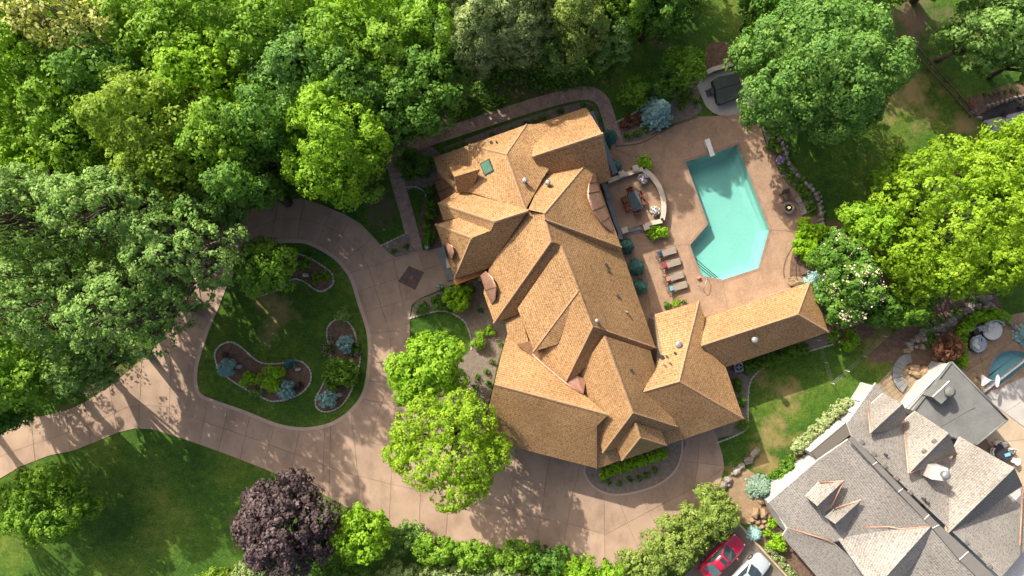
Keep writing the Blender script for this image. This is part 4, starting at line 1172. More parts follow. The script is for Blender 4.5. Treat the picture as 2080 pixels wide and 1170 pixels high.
walls(house, [(1340, 650), (1412, 625), (1440, 700), (1466, 750), (1498, 845), (1212, 940), (1240, 820), (1330, 780)], E2 - .15, M['stucco'])
walls(house, [(1440, 655), (1640, 585), (1672, 672), (1480, 736)], 4.25, M['stucco'])
walls(house, [(1262, 915), (1345, 885), (1349, 898), (1268, 926)], 6.1, M['stucco'], z0=3)
# dark bay box along the north-east gable
bm = bmesh.new(); gp = [P(1200, 226, 5.2), P(1250, 352, 5.2)]
d = gp[1] - gp[0]; bx(bm, tuple((gp[0] + gp[1]) / 2 - Vector((0, 0, 0.8))), (d.length, 0.5, 1.6), math.atan2(d.y, d.x), 0.03)
part('bay_box', bm, M['glass'], house)

# skylight and vents
q = A1
sk = [q(487, 555), q(565, 512), q(605, 615), q(528, 660)]
pts, z, F = solve_roof([[T1, T2, (956, 391, 6.3), (890, 351, E), b_w, b_nw]])
def on_plane(tri, px, py):
    a, b, c = [P(*t) for t in tri]; n = (b - a).cross(c - a); o = Vector((0, 0, H)); d = P(px, py, 0) - o
    return o + d * ((a - o).dot(n) / d.dot(n))
def lift_poly(tri, pts_px, up):
    a, b, c = [P(*t) for t in tri]; n = (b - a).cross(c - a).normalized()
    if n.z < 0: n = -n
    return [on_plane(tri, *p) + n * up for p in pts_px], n
def zof(sol, pts_): return [(p[0], p[1], near_z(sol, p[0], p[1])) for p in pts_]
triB = zof(sB, [T1, T2, b_nw])
pts3, nn = lift_poly(triB, sk, 0.02)
skl = empty('skylight', pts3[0]); skl.parent = rB; skl.matrix_parent_inverse = rB.matrix_basis.inverted()
def slab_part(name, pts3, nn, h, mat, parent):
    bm = bmesh.new(); a = [bm.verts.new(p) for p in pts3]; b = [bm.verts.new(p + nn * h) for p in pts3]; n = len(a)
    for i in range(n): bm.faces.new((a[i], a[(i + 1) % n], b[(i + 1) % n], b[i]))
    bm.faces.new(b); bm.faces.new(a[::-1]); bmesh.ops.recalc_face_normals(bm, faces=bm.faces)
    return part(name, bm, mat, parent)
bpy.data.objects.remove(skl)
skl = slab_part('skylight', pts3, nn, 0.12, M['dark'], rB)
c = sum(pts3, Vector()) / 4
slab_part('pane', [c + (p - c) * 0.84 + nn * 0.12 for p in pts3], nn, 0.02, M['skyglass'], skl)

def roof_pipe(roof, px, py, z, r=0.09, h=0.45, mat='metal', cap=False):
    bm = bmesh.new(); b = P(px, py, z)
    prof = [(r, -0.3), (r, h)] if not cap else [(r, -0.4), (r, h * .6), (r * 1.7, h * .62), (r * 1.7, h * .95), (r * .6, h)]
    lathe(bm, prof, b, 12); return part('vent_pipe', bm, M[mat], roof)
def roof_z(o, px, py):
    """height of the roof mesh under a photo pixel"""
    org = Vector((0, 0, H)); d = (P(px, py, 0) - org).normalized()
    ok, loc, nrm, _ = o.ray_cast(org, d)
    return loc.z if ok else 6.0
for (roof, x, y, r, h, mt, cap) in [(rB, *A1(860, 705), .13, .7, 'metal', True), (rC, *A1(1055, 722), .13, .7, 'metal', True), (rB, *A1(575, 375), .13, .2, 'dark', False), (rB, *A1(620, 370), .07, .35, 'dark', False),
        (rM, *A2(1552, 490), .12, .2, 'dark', False), (rM, *A2(1570, 540), .12, .2, 'dark', False), (rM, *A2(1650, 755), .12, .2, 'dark', False), (rM, *A2(1722, 890), .08, .45, 'metal', False), (rM, *A2(1468, 965), .10, .6, 'metal', True),
        (rN, *A3(1178, 408), .12, .2, 'dark', False), (rR, *A4(475, 480), .17, .25, 'metal', True), (rR, *A4(358, 568), .18, .2, 'dark', False), (rR, *A4(390, 560), .08, .3, 'oldcopper', False),
        (rR, *A4(450, 540), .10, .2, 'dark', False), (rR, *A4(372, 618), .06, .4, 'metal', False), (rR, *A4(410, 602), .06, .4, 'metal', False),
        (rW, *A4(988, 445), .16, .95, 'metal', True), (rW, *A4(812, 568), .09, .35, 'dark', False)]:
    roof_pipe(roof, x, y, roof_z(roof, x, y), r, h, mt, cap)

# ---------------- neighbour house
Q = crop(1560, 720, 2.6)
LOW = 1.9                                # the neighbour's storeys are lower
def N_(x, y, z=None): return (*Q(x, y), z - LOW) if z is not None else Q(x, y)
nh = empty('house', P(1840, 1000), 'neighbouring house with weathered grey shake roof, white walls and dormers', 'house')
EZ, RZ = 5.0, 10.5
rn1, _, s1 = build_roof(nh, [[N_(0, 785, EZ), N_(262, 560, 7.2), N_(425, 448, RZ), N_(865, 908, RZ), N_(345, 990, 6.5), N_(105, 915, EZ)]], M['slate'], fascia='white_wall')
rn2, _, s2 = build_roof(nh, [[N_(445, 435, RZ), N_(418, 365, 8.8), N_(570, 150, EZ), N_(735, 325, EZ), N_(1000, 525, EZ), N_(1345, 700, EZ), N_(1420, 960, EZ), N_(1230, 1180, RZ - 1), N_(1240, 1190, RZ)]], M['slate'], fascia='white_wall')
# flat membrane ridge with seams
def flat_poly(parent, pts3, mat, name, thick=0.12):
    bm = bmesh.new(); a = [bm.verts.new(P(*p)) for p in pts3]; b = [bm.verts.new(P(*p) - Vector((0, 0, thick))) for p in pts3]; n = len(a)
    for i in range(n): bm.faces.new((a[i], a[(i + 1) % n], b[(i + 1) % n], b[i]))
    bm.faces.new(a); bm.faces.new(b[::-1]); bmesh.ops.recalc_face_normals(bm, faces=bm.faces)
    return part(name, bm, mat, parent)
cuts = [(425, 448, 447, 433), (553, 585, 577, 568), (688, 727, 713, 708), (826, 872, 852, 846), (868, 918, 905, 900), (1010, 1085, 1060, 1040), (1150, 1220, 1205, 1180)]
for a, b in zip(cuts, cuts[1:]):
    flat_poly(nh, [N_(a[0], a[1], RZ + .12), N_(a[2], a[3], RZ + .12), N_(b[2], b[3], RZ + .12), N_(b[0], b[1], RZ + .12)], M['seam'], 'ridge_panel')
for c in cuts[1:-1]: flashing(nh, [N_(c[0], c[1], RZ + .15), N_(c[2], c[3], RZ + .15)], 0.05, 'white_wall', 'seam')
# lower south-west wing and its cross gable
rn3, _, s3 = build_roof(nh, [[N_(75, 960, 4.6), N_(105, 915, EZ), N_(345, 990, 7.0), N_(620, 1230, 7.0), N_(300, 1220, 4.6)]], M['slate'], fascia='white_wall')
rn4, _, s4 = build_roof(nh, [[N_(365, 965, 6.6), N_(425, 915, 7.2), N_(860, 908, RZ), N_(600, 1200, RZ), N_(520, 1190, 8.0)],
                             [N_(860, 908, RZ), N_(600, 1200, RZ), N_(690, 1230, 8.5), N_(880, 935, RZ - .4)]], M['slate'], fascia='white_wall')
rn5, _, s5 = build_roof(nh, [[N_(868, 925, RZ - .1), N_(1010, 1087, RZ - .1), N_(1140, 1220, RZ - .1), N_(690, 1240, 7.5)]], M['slate'], fascia='white_wall')
def dormer(tri_lit, tri_dark):
    r, _, s = build_roof(nh, [tri_lit, tri_dark], M['slate'], 0.18, 'dormer_roof', 'white_wall'); return r
d1 = dormer([N_(200, 750, 7.3), N_(270, 675, 8.0), N_(400, 668, 9.3), N_(260, 800, 9.2)], [N_(400, 668, 9.3), N_(260, 800, 9.2), N_(285, 848, 7.3), N_(332, 812, 8.3)])
d2 = dormer([N_(305, 860, 7.3), N_(350, 815, 7.9), N_(495, 768, 9.3), N_(355, 895, 9.2)], [N_(495, 768, 9.3), N_(355, 895, 9.2), N_(380, 945, 7.3), N_(418, 912, 8.0)])
for (x0, y0, x1, y1, x2, y2) in ((205, 752, 262, 806, 320, 790), (310, 862, 357, 900, 410, 880)):
    walls(nh, [N_(x0 + 8, y0 + 2), N_(x1, y1 + 20), N_(x2, y2 + 20), N_(x2 - 30, y2 - 60)], 7.4 - LOW, M['flatroof'], 'dormer_wall', 3.4)
e1 = dormer([N_(543, 415, 9.6), N_(530, 272, 6.8), N_(610, 205, 6.8), N_(712, 260, 9.6)], [N_(712, 260, 9.6), N_(543, 415, 9.6), N_(660, 405, 7.0), N_(735, 328, 6.6)])
e2 = dormer([N_(745, 628, 10.2), N_(718, 347, 6.0), N_(780, 300, 6.0), N_(955, 415, 9.8)], [N_(955, 415, 9.8), N_(745, 628, 10.2), N_(998, 522, 6.0)])
e3 = dormer([N_(945, 952, RZ), N_(930, 850, 8.5), N_(985, 490, 5.4), N_(1015, 435, 5.4), N_(1302, 600, 10.0)], [N_(1302, 600, 10.0), N_(945, 952, RZ), N_(1345, 695, 6.0)])
for o_, pts_ in ((e1, [(543, 415, 9.7), (530, 272, 6.9)]), (e2, [(745, 628, 10.3), (718, 347, 6.1)]), (e3, [(945, 952, RZ + .1), (930, 850, 8.6), (985, 490, 5.5)]),
                 (d1, [(270, 675, 8.1), (400, 668, 9.4)]), (d2, [(350, 815, 8.0), (495, 768, 9.4)]), (d1, [(332, 812, 8.3), (400, 668, 9.4)]),
                 (rn4, [(425, 915, 7.3), (640, 910, 9.1), (700, 922, 9.4), (860, 908, RZ + .1)]), (rn3, [(105, 915, EZ + .1), (345, 990, 7.1)]), (e2, [(745, 628, 10.2), (998, 522, 6.1)]), (e3, [(1345, 695, 6.1), (1330, 1010, 9.0)])):
    flashing(o_, [N_(*p) for p in pts_], 0.055)
# white walls
walls(nh, [N_(70, 715), N_(275, 565), N_(440, 446), N_(445, 400), N_(575, 170), N_(720, 320), N_(1000, 510), N_(1330, 690), N_(1400, 1200), N_(700, 1230), N_(330, 1180), N_(110, 950), N_(25, 800)], EZ - LOW - .15, M['white_wall'])
flat_poly(nh, [N_(232, 520, 4.8), N_(418, 365, 4.8), N_(450, 412, 5.5), N_(262, 557, 5.3)], M['slate'], 'bay_roof', 0.3)
walls(nh, [N_(232, 520), N_(418, 365), N_(450, 412), N_(272, 560)], 4.6 - LOW, M['white_wall'], 'bay_wall')
walls(nh, [N_(432, 368), N_(566, 166), N_(600, 205), N_(480, 400)], 4.4 - LOW, M['white_wall'])
for (x, y) in ((330, 468), (480, 300), (520, 240)):
    bm = bmesh.new(); c = P(*N_(x - 22, y - 16), 1.6); bx(bm, tuple(c), (1.1, 0.10, 1.3), math.radians(40), 0.02)
    wn_ = part('window', bm, M['white'], nh)
# chimney
bm = bmesh.new()
ch = P(*N_(905, 630), 7.9); bx(bm, (ch.x, ch.y, 7.0), (1.25, 1.1, 2.0), math.radians(-8), 0.03); chim = part('chimney', bm, M['white_wall'], nh)
bm = bmesh.new(); lathe(bm, [(.26, 0), (.26, .35), (.34, .36), (.34, .5), (.1, .56)], (ch.x + .25, ch.y, 7.98), 14); part('chimney_pot', bm, M['metal'], chim)
# flat roof annex
LOW = .8
fr = [N_(770, 300, 4.0), N_(970, 40, 4.0), N_(1265, 345, 4.0), N_(1100, 478, 4.0), N_(960, 430, 4.0), N_(900, 385, 4.0)]
flat_poly(nh, fr, M['flatroof'], 'flat_roof', 0.3)
walls(nh, [N_(778, 300), N_(968, 52), N_(1255, 345), N_(1095, 470), N_(960, 440)], 2.92, M['white_wall'])
for a, b in (((770, 300), (970, 40)), ((970, 40), (1265, 345)), ((1265, 345), (1100, 478))):
    flashing(nh, [N_(*a, 4.06), N_(*b, 4.06)], 0.09, 'flatroof', 'parapet')
flashing(nh, [N_(905, 385, 4.03), N_(1050, 300, 4.03), N_(1095, 280, 4.03)], 0.03, 'seam', 'seam')
bm = bmesh.new(); v = [N_(868, 225, 5.6), N_(958, 140, 5.6), N_(990, 190, 5.6), N_(915, 262, 5.6)]
prism(bm, [tuple(P(p[0], p[1], 4.6)[:2]) for p in v], 3.1, 4.6); rb = part('roof_box', bm, M['flatroof'], nh)
flashing(rb, [N_(868, 225, 5.42), N_(958, 140, 5.42)], 0.06, 'white', 'box_coping')
bm = bmesh.new(); c = P(*N_(950, 195), 4.6); lathe(bm, [(.36, 0), (.36, .2), (.46, .22), (.46, .36), (.2, .46)], c, 14); part('fan_vent', bm, M['flatroof'], rb)
# white fascia board of the annex
flashing(nh, [N_(722, 282, 3.5), N_(962, 45, 3.5)], 0.14, 'white', 'fascia_board')
for (x, y) in ((493, 462), (556, 524), (614, 587), (678, 651), (750, 727), (821, 797), (1045, 992), (1110, 1055), (1170, 1118), (828, 513), (880, 460)):
    z_ = roof_z(rn2, *Q(x, y)) if x not in (828, 880) else roof_z(e2, *Q(x, y))
    bm = bmesh.new(); c = P(*Q(x, y), z_ + .08); bx(bm, tuple(c), (.42, .34, .2), math.radians(-43), 0.03); part('roof_vent', bm, M['seam'], nh)
for (x, y) in ((615, 527), (815, 760), (835, 780)):
    roof_pipe(nh, *Q(x, y), roof_z(rn2, *Q(x, y)), .10, .4, 'dark')
# ================================================================== OBJECTS
def V3(p, z): return P(p[0], p[1], z)
# ---- raised terrace with curved wall
T = crop(1220, 320, 6.5)
ter = empty('terrace', P(1290, 410), 'raised dining terrace with curved pale cap-stone wall beside the house', 'terrace')
fl = [T(40, 350), T(150, 300), T(330, 235), T(560, 165), T(660, 240), T(760, 360), T(820, 500), T(830, 680), T(800, 830), T(570, 880), T(330, 960), T(270, 990), T(200, 800)]
bm = bmesh.new(); prism(bm, [tuple(P(*p, .35)[:2]) for p in fl], 0.0, 0.35); part('floor', bm, M['deck'], ter)
def wall_run(parent, line, w, h, mat_wall, mat_cap, name='wall', stone=1.0):
    """low wall along a line of pixels with a cap of separate stones"""
    pts = [P(*p, h) for p in line]
    bm = bmesh.new(); n = len(pts)
    L_, R_ = [], []
    for i, p in enumerate(pts):
        d = (pts[min(i + 1, n - 1)] - pts[max(i - 1, 0)]); d.z = 0; d.normalize(); m = Vector((-d.y, d.x, 0)); L_.append(p + m * w / 2); R_.append(p - m * w / 2)
    def quads(k, z0, z1, bm, a, b):
        vs = []
        for z in (z0, z1):
            vs.append([bm.verts.new((q.x, q.y, z)) for q in (L_[a] + (L_[a] - pts[a]) * k, L_[b] + (L_[b] - pts[b]) * k, R_[b] + (R_[b] - pts[b]) * k, R_[a] + (R_[a] - pts[a]) * k)])
        lo, hi = vs
        for i in range(4): bm.faces.new((lo[i], lo[(i + 1) % 4], hi[(i + 1) % 4], hi[i]))
        bm.faces.new(hi); bm.faces.new(lo[::-1]); bmesh.ops.recalc_face_normals(bm, faces=bm.faces)
    for i in range(n - 1): quads(-0.2, 0, h - .08, bm, i, i + 1)
    wl = part(name, bm, mat_wall, parent)
    for i in range(n - 1):
        bm = bmesh.new(); quads(0.0, h - .085, h + .004 * (i % 2), bm, i, i + 1); part('cap_stone', bm, mat_cap, wl)
def arc_pts(pts, n): return smooth(pts, n, False)
wall_run(ter, [T(95, 315), T(210, 270), T(330, 222), T(450, 180), T(560, 148)], 0.40, 0.95, M['stucco'], M['capstone'])
wall_run(ter, arc_pts([T(572, 160), T(680, 250), T(770, 380), T(825, 540), T(835, 690), T(815, 820)], 2), 0.46, 0.95, M['stucco'], M['capstone'])
wall_run(ter, [T(812, 835), T(700, 858), T(590, 890)], 0.40, 0.95, M['stucco'], M['capstone'])
wall_run(ter, [T(40, 350), T(75, 430), T(90, 520)], 0.36, 1.0, M['stucco'], M['bluestone'])
wall_run(ter, [T(100, 545), T(150, 690), T(205, 850), T(260, 985), T(262, 1080)], 0.42, 0.9, M['bluestone'], M['bluestone'])
for (x, y, hh, m_) in ((280, 215, 1.1, 'capstone'), (462, 140, 1.1, 'capstone'), (105, 495, 1.1, 'bluestone'), (605, 915, 1.1, 'capstone'), (318, 960, 1.1, 'capstone')):
    c = P(*T(x, y), hh); bm = bmesh.new(); bx(bm, (c.x, c.y, hh / 2 - .04), (.46, .46, hh - .08), math.radians(18), 0.01); pl = part('pillar', bm, M['stucco'], ter)
    bm = bmesh.new(); bx(bm, (c.x, c.y, hh), (.56, .56, .09), math.radians(18), 0.015); part('cap_stone', bm, M[m_], pl)
for k, (o1, zz) in enumerate(((0, .30), (30, .15))):
    a, b = P(*T(345, 965 + o1), zz), P(*T(580, 925 + o1), zz); d = b - a
    bm = bmesh.new(); bx(bm, ((a.x + b.x) / 2, (a.y + b.y) / 2, zz / 2), (d.length, .34, zz), math.atan2(d.y, d.x), 0.015); part('step', bm, M['bluestone'], ter)
# dining set
tp = P(*T(440, 590), .35)
ang = math.radians(-72)
dt = empty('dining_table', (tp.x, tp.y, .35), 'dark slate-topped rectangular dining table on the raised terrace', 'table', rz=ang)
bm = bmesh.new(); bx(bm, (0, 0, .73), (1.75, 1.02, .06), 0, 0.02); local_part('table_top', bm, M['tabletop'], dt)
for sx in (-1, 1):
    for sy in (-1, 1):
        bm = bmesh.new(); tube(bm, [(sx * .75, sy * .4, 0), (sx * .75, sy * .4, .71)], .03, 8); local_part('leg', bm, M['dark'], dt)
def patio_chair(name, label, group, loc, rz, seatmat):
    t = empty(name, loc, label, 'chair', group, rz)
    bm = bmesh.new(); bx(bm, (0, 0, .43), (.50, .50, .10), 0, 0.035); local_part('seat', bm, seatmat, t)
    bm = bmesh.new()
    for k in range(5):
        a = math.radians(-60 + 30 * k); bx(bm, (-.27 * math.cos(a * .7), .30 * math.sin(a), .68), (.06, .17, .46), a * .7 * -1, 0.015)
    local_part('backrest', bm, seatmat, t)
    for sx in (-1, 1):
        for sy in (-1, 1):
            bm = bmesh.new(); tube(bm, [(sx * .23, sy * .23, 0), (sx * .21, sy * .21, .4)], .018, 6); local_part('leg', bm, M['dark'], t)
    for sy in (-1, 1):
        bm = bmesh.new(); tube(bm, [(-.2, sy * .27, .62), (.05, sy * .29, .64), (.2, sy * .27, .6), (.2, sy * .26, .4)], .018, 6); local_part('armrest', bm, M['dark'], t)
    return t
ch0 = patio_chair('dining_chair', 'rust-cushioned dining chair pulled up to the dark slate table', 'rust chairs round the terrace table', (0, 0, .35), 0, M['rust'])
spots = [(385, 435, -72 + 0), (318, 560, 20), (358, 665, 20), (475, 715, 108), (510, 495, 200), (550, 595, 200)]
for i, (x, y, rz) in enumerate(spots):
    c = ch0 if i == 0 else copy_tree(ch0); p = P(*T(x, y), .8); c.location = (p.x, p.y, .35); c.rotation_euler = (0, 0, math.radians(rz))
# flower urns
def flower_pot(px, py, r, z0, label, cols, group=None, name='flower_urn', potmat='terracotta'):
    base = P(px, py, z0 + .6); t = empty(name, (base.x, base.y, z0), label, 'planter', group)
    bm = bmesh.new(); lathe(bm, [(.16, 0), (.2, .05), (.13, .12), (.24, .35), (.30, .5), (.33, .52), (.26, .50)], (0, 0, 0), 16); local_part('urn', bm, M[potmat], t)
    SEED[0] += 1; rng = np.random.default_rng(SEED[0])
    R = r * S
    for k, (m_, cnt) in enumerate(cols):
        d = rand_dirs(rng, cnt, -.1); C = d * R * rng.uniform(.6, 1.0, cnt)[:, None] * np.array([1, 1, .75]) + np.array([0, 0, .62])
        me = leaf_mesh('flowers' if m_ != 'box' else 'foliage', C, d + rng.normal(size=C.shape) * .3 + np.array([0, 0, .6]), np.full(cnt, .13), .8, rng.uniform(0.2, .9, cnt), rng)
        me.materials.append(LEAF[m_] if m_ in LEAF else M[m_]); o = bpy.data.objects.new(me.name.split('.')[0], me); COL.objects.link(o); o.parent = t
    return t
flower_pot(*T(562, 280), 10.5, .35, 'urn of white and violet petunias by the north end of the terrace wall', [('box', 90), ('whiteflower', 170), ('purpleflower', 100)])
flower_pot(*T(718, 705), 10.5, .35, 'urn of white and pale violet petunias by the south end of the terrace wall', [('box', 90), ('whiteflower', 200), ('purpleflower', 70)])
flower_pot(1585, 325, 9, .05, 'pot of blue-violet flowers at the patio edge by the stone wall', [('box', 70), ('purpleflower', 150), ('whiteflower', 40)])
flower_pot(868, 501, 6.5, .05, 'dark urn of trailing plants north of the front entrance slab', [('teal', 60), ('whiteflower', 22)])
flower_pot(893, 582, 6.5, .05, 'dark urn of trailing plants south of the front entrance slab', [('teal', 60), ('whiteflower', 22)])
# small lanterns on the terrace wall
for (x, y, w_) in ((578, 140, 'north'), (812, 812, 'south')):
    p = P(*T(x, y), 1.05); t = empty('wall_lantern', (p.x, p.y, .95), f'small dark lantern on the {w_} end of the curved terrace wall', 'lantern')
    bm = bmesh.new(); lathe(bm, [(.10, 0), (.12, .04), (.05, .08), (.09, .14), (.09, .3), (.03, .38)], (0, 0, 0), 10); local_part('lamp_body', bm, M['dark'], t)
    bm = bmesh.new(); lathe(bm, [(.075, .15), (.075, .29)], (0, 0, 0), 8); local_part('glass', bm, M['glass'], t)

# ---- sun loungers with towels
Z6 = crop(1240, 400, 3.9)
def lounger():
    t = empty('sun_lounger', (0, 0, 0), 'x', 'sun lounger', 'sun loungers in a row beside the pool')
    bm = bmesh.new()
    for sy in (-1, 1): tube(bm, [(-1.0, sy * .33, .36), (1.0, sy * .33, .36)], .025, 6)
    tube(bm, [(-1.0, -.33, .36), (-1.0, .33, .36)], .025, 6); tube(bm, [(1.0, -.33, .36), (1.0, .33, .36)], .025, 6)
    local_part('frame', bm, M['wicker'], t)
    for sx in (-.85, .85):
        for sy in (-1, 1):
            bm = bmesh.new(); tube(bm, [(sx, sy * .32, 0), (sx, sy * .33, .36)], .025, 6); local_part('leg', bm, M['wicker'], t)
    bm = bmesh.new(); bx(bm, (.28, 0, .43), (1.32, .64, .11), 0, 0.03); local_part('seat_cushion', bm, M['cushion'], t)
    bm = bmesh.new(); bx(bm, (-.66, 0, .56), (.66, .64, .10), 0, 0.03, 0, ('Y', math.radians(28))); local_part('back_cushion', bm, M['wicker'], t)
    for sy in (-1, 1):
        bm = bmesh.new(); tube(bm, [(-.45, sy * .38, .36), (-.45, sy * .38, .58), (.05, sy * .38, .58), (.05, sy * .38, .36)], .02, 6); local_part('armrest', bm, M['wicker'], t)
    return t
lg = lounger()
for i, (x, y, tm, cname) in enumerate([(440, 440, 'navy', 'navy blue'), (475, 530, 'redcloth', 'red'), (500, 635, 'salmon', 'salmon pink'), (528, 712, 'bluecloth', 'light blue')]):
    c = lg if i == 0 else copy_tree(lg)
    p = P(*Z6(x, y), .4); c.location = (p.x, p.y, .05); c.rotation_euler = (0, 0, math.radians(16)); c['label'] = f'taupe sun lounger beside the pool carrying a {cname} towel'
    tw = empty('towel', (p.x, p.y, .05), f'{cname} towel rolled on the head of a taupe sun lounger', 'towel', None, math.radians(16))
    bm = bmesh.new(); bx(bm, (-.60, 0, .63), (.34, .42, .08), 0, 0.03, 0, ('Y', math.radians(28))); bx(bm, (-.47, 0, .585), (.12, .40, .07), 0, 0.03)
    o = local_part('towel', bm, M[tm], tw)
    me = o.data; bpy.data.objects.remove(tw); o.parent = None
    o.location = (p.x, p.y, .05); o.rotation_euler = (0, 0, math.radians(16)); tag(o, f'{cname} towel folded on the head of a taupe sun lounger', 'towel')

# ---- diving board
Z5 = crop(1220, 160, 3.9)
a, b = P(*Z5(842, 478), .5), P(*Z5(888, 612), .5); d = b - a; rz = math.atan2(d.y, d.x); c = (a + b) / 2
db = empty('diving_board', (c.x, c.y, .05), 'short white diving board over the deep end of the pool', 'diving board', None, rz)
bm = bmesh.new(); bx(bm, (0, 0, .47), (d.length, .46, .06), 0, 0.02); local_part('board', bm, M['white'], db)
bm = bmesh.new(); bx(bm, (-.45, 0, .22), (.6, .40, .44), 0, 0.05); local_part('stand', bm, M['white'], db)
bm = bmesh.new(); bx(bm, (.05, 0, .38), (.12, .40, .12), 0, 0.03); local_part('fulcrum', bm, M['metal'], db)
# ---- pool hand rail and cleaner
hr = empty('pool_handrail', P(1425, 570), 'thin metal handrail loop at the pool steps', 'handrail')
bm = bmesh.new(); tube(bm, [P(*Z6(765, 635), .05), P(*Z6(765, 640), .8), P(*Z6(750, 705), .85), P(*Z6(735, 728), .7), P(*Z6(735, 730), .05)], .03, 7); part('rail', bm, M['metal'], hr)
bm = bmesh.new(); tube(bm, [P(*Z6(735, 728), .55), P(*Z6(690, 690), .5), P(*Z6(680, 668), .05)], .025, 7); part('rail', bm, M['metal'], hr)
bm = bmesh.new(); bx(bm, tuple(P(*Z6(700, 640), .22)), (.36, .22, .34), math.radians(30), 0.05); tag(part('pool_cleaner', bm, M['salmon'], None), 'pale pink robot pool cleaner parked at the pool steps', 'pool cleaner')

# ---- fire bowl, chair, bench, hot tub
Z7 = crop(1560, 280, 4.875)
p = P(*Z7(205, 695), .5); fb = empty('fire_bowl', (p.x, p.y, .05), 'round grey fire bowl with a small flame beside the patio wall', 'fire pit')
bm = bmesh.new(); lathe(bm, [(.22, 0), (.30, .12), (.50, .36), (.58, .50), (.58, .54), (.36, .54), (.34, .44), (.02, .43)], (0, 0, 0), 28); local_part('bowl', bm, M['bluestone'], fb)
bm = bmesh.new(); lathe(bm, [(.32, .43), (.32, .47), (.02, .49)], (0, 0, 0), 20); local_part('lava_rock', bm, M['blackmulch'], fb)
bm = bmesh.new()
for (x, y, h_) in ((0, 0, .34), (.06, .04, .24), (-.05, .05, .2)): lathe(bm, [(.05, .48), (.075, .54), (.04, .48 + h_ * .7), (.006, .48 + h_)], (x, y, 0), 8)
local_part('flame', bm, M['flame'], fb)
p = P(*Z7(180, 575), .5); rc = empty('lounge_chair', (p.x, p.y, .05), 'brown slatted lounge chair facing the fire bowl', 'chair', None, math.radians(-72))
for k in range(6):
    bm = bmesh.new(); bx(bm, (-.22 + k * .13, 0, .40), (.10, .74, .04), 0, 0.01); local_part('slat', bm, M['timber'], rc)
for k in range(5):
    bm = bmesh.new(); bx(bm, (-.30 - k * .07, 0, .50 + k * .11), (.05, .74, .10), 0, 0.01, 0, ('Y', math.radians(-20))); local_part('slat', bm, M['wicker'], rc)
for sy in (-1, 1):
    bm = bmesh.new(); bx(bm, (.1, sy * .42, .56), (.75, .09, .05), 0, 0.01); local_part('armrest', bm, M['timber'], rc)
    for sx in (-.3, .42):
        bm = bmesh.new(); bx(bm, (sx, sy * .4, .28), (.07, .07, .56), 0, 0.01); local_part('leg', bm, M['timber'], rc)
sb = empty('stone_bench', P(1625, 420), 'low curved bench of grey stone blocks beside the fire bowl', 'bench')
for (x, y, rz) in ((305, 615, -58), (335, 675, -62), (358, 730, -66)):
    c = P(*Z7(x, y), .4); bm = bmesh.new(); bx(bm, (c.x, c.y, .225), (.58, .52, .35), math.radians(rz), 0.03); part('block', bm, M['boulder'], sb)
q = crop(1380, 60, 5.85)
ht = empty('hot_tub', P(1478, 185), 'square hot tub under a folding dark green cover', 'hot tub')
hc = [q(400, 600), q(480, 555), q(690, 520), q(770, 740), q(740, 790), q(500, 880), q(460, 860)]
bm = bmesh.new(); prism(bm, [tuple(P(*p, .85)[:2]) for p in hc], .07, .78); part('cabinet', bm, M['dark'], ht)
def infl(pp, k, z): 
    cx = sum(p[0] for p in pp) / len(pp); cy = sum(p[1] for p in pp) / len(pp); return [tuple(P(cx + (p[0] - cx) * k, cy + (p[1] - cy) * k, z)[:2]) for p in pp]
for half in ([q(400, 600), q(480, 555), q(690, 520), q(727, 628), q(437, 712)], [q(440, 722), q(730, 638), q(770, 740), q(740, 790), q(500, 880), q(460, 860)]):
    bm = bmesh.new(); prism(bm, infl(half, 1.03, .93), .78, .90)
    tops = [v for v in bm.verts if v.co.z > .85]
    part('cover_panel', bm, M['spacover'], ht)
c = P(*q(375, 740), .3); ss = empty('spa_step', (c.x, c.y, .07), 'small dark two-tread step standing beside the hot tub', 'step', None, math.radians(20))
bm = bmesh.new(); bx(bm, (.1, 0, .20), (.42, .62, .40), 0, 0.02); local_part('tread', bm, M['tabletop'], ss)
bm = bmesh.new(); bx(bm, (-.25, 0, .1), (.30, .62, .20), 0, 0.02); local_part('tread', bm, M['tabletop'], ss)
hw = empty('garden_wall', P(1455, 135), 'short pale stone wall behind the hot tub', 'wall')
wall_run(hw, [q(290, 530), q(400, 470), q(540, 430), q(640, 400)], .42, .6, M['boulder'], M['capstone'])

# ---- air conditioner, wire fence, utility box
p = P(*A4(897, 640), .7); ac = empty('air_conditioner', (p.x, p.y, .02), 'square grey air conditioner unit under the pool-house eave', 'air conditioner', None, math.radians(10))
bm = bmesh.new(); bx(bm, (0, 0, .36), (.86, .86, .72), 0, 0.04); local_part('housing', bm, M['metal'], ac)
bm = bmesh.new(); lathe(bm, [(.34, .72), (.34, .735), (.28, .74)], (0, 0, 0), 24); local_part('fan_opening', bm, M['dark'], ac)
for k in range(4):
    bm = bmesh.new(); bx(bm, (.14 * math.cos(k * 1.57), .14 * math.sin(k * 1.57), .752), (.24, .10, .012), k * 1.57, 0); local_part('fan_blade', bm, M['metal'], ac)
wf = empty('wire_fence', P(1690, 760), 'low wire fence with white posts crossing the back lawn', 'fence')
fp = [(1657, 690), (1671, 735), (1685, 777), (1715, 752), (1748, 722), (1790, 682)]
for p in fp:
    bm = bmesh.new(); b0 = P(*p); tube(bm, [b0, b0 + Vector((0, 0, 1.05))], .024, 6); part('post', bm, M['white'], wf)
for a, b in zip(fp, fp[1:]):
    for z in (.3, .6, .95):
        bm = bmesh.new(); tube(bm, [P(*a) + Vector((0, 0, z)), P(*b) + Vector((0, 0, z))], .009, 4); part('wire', bm, M['metal'], wf)
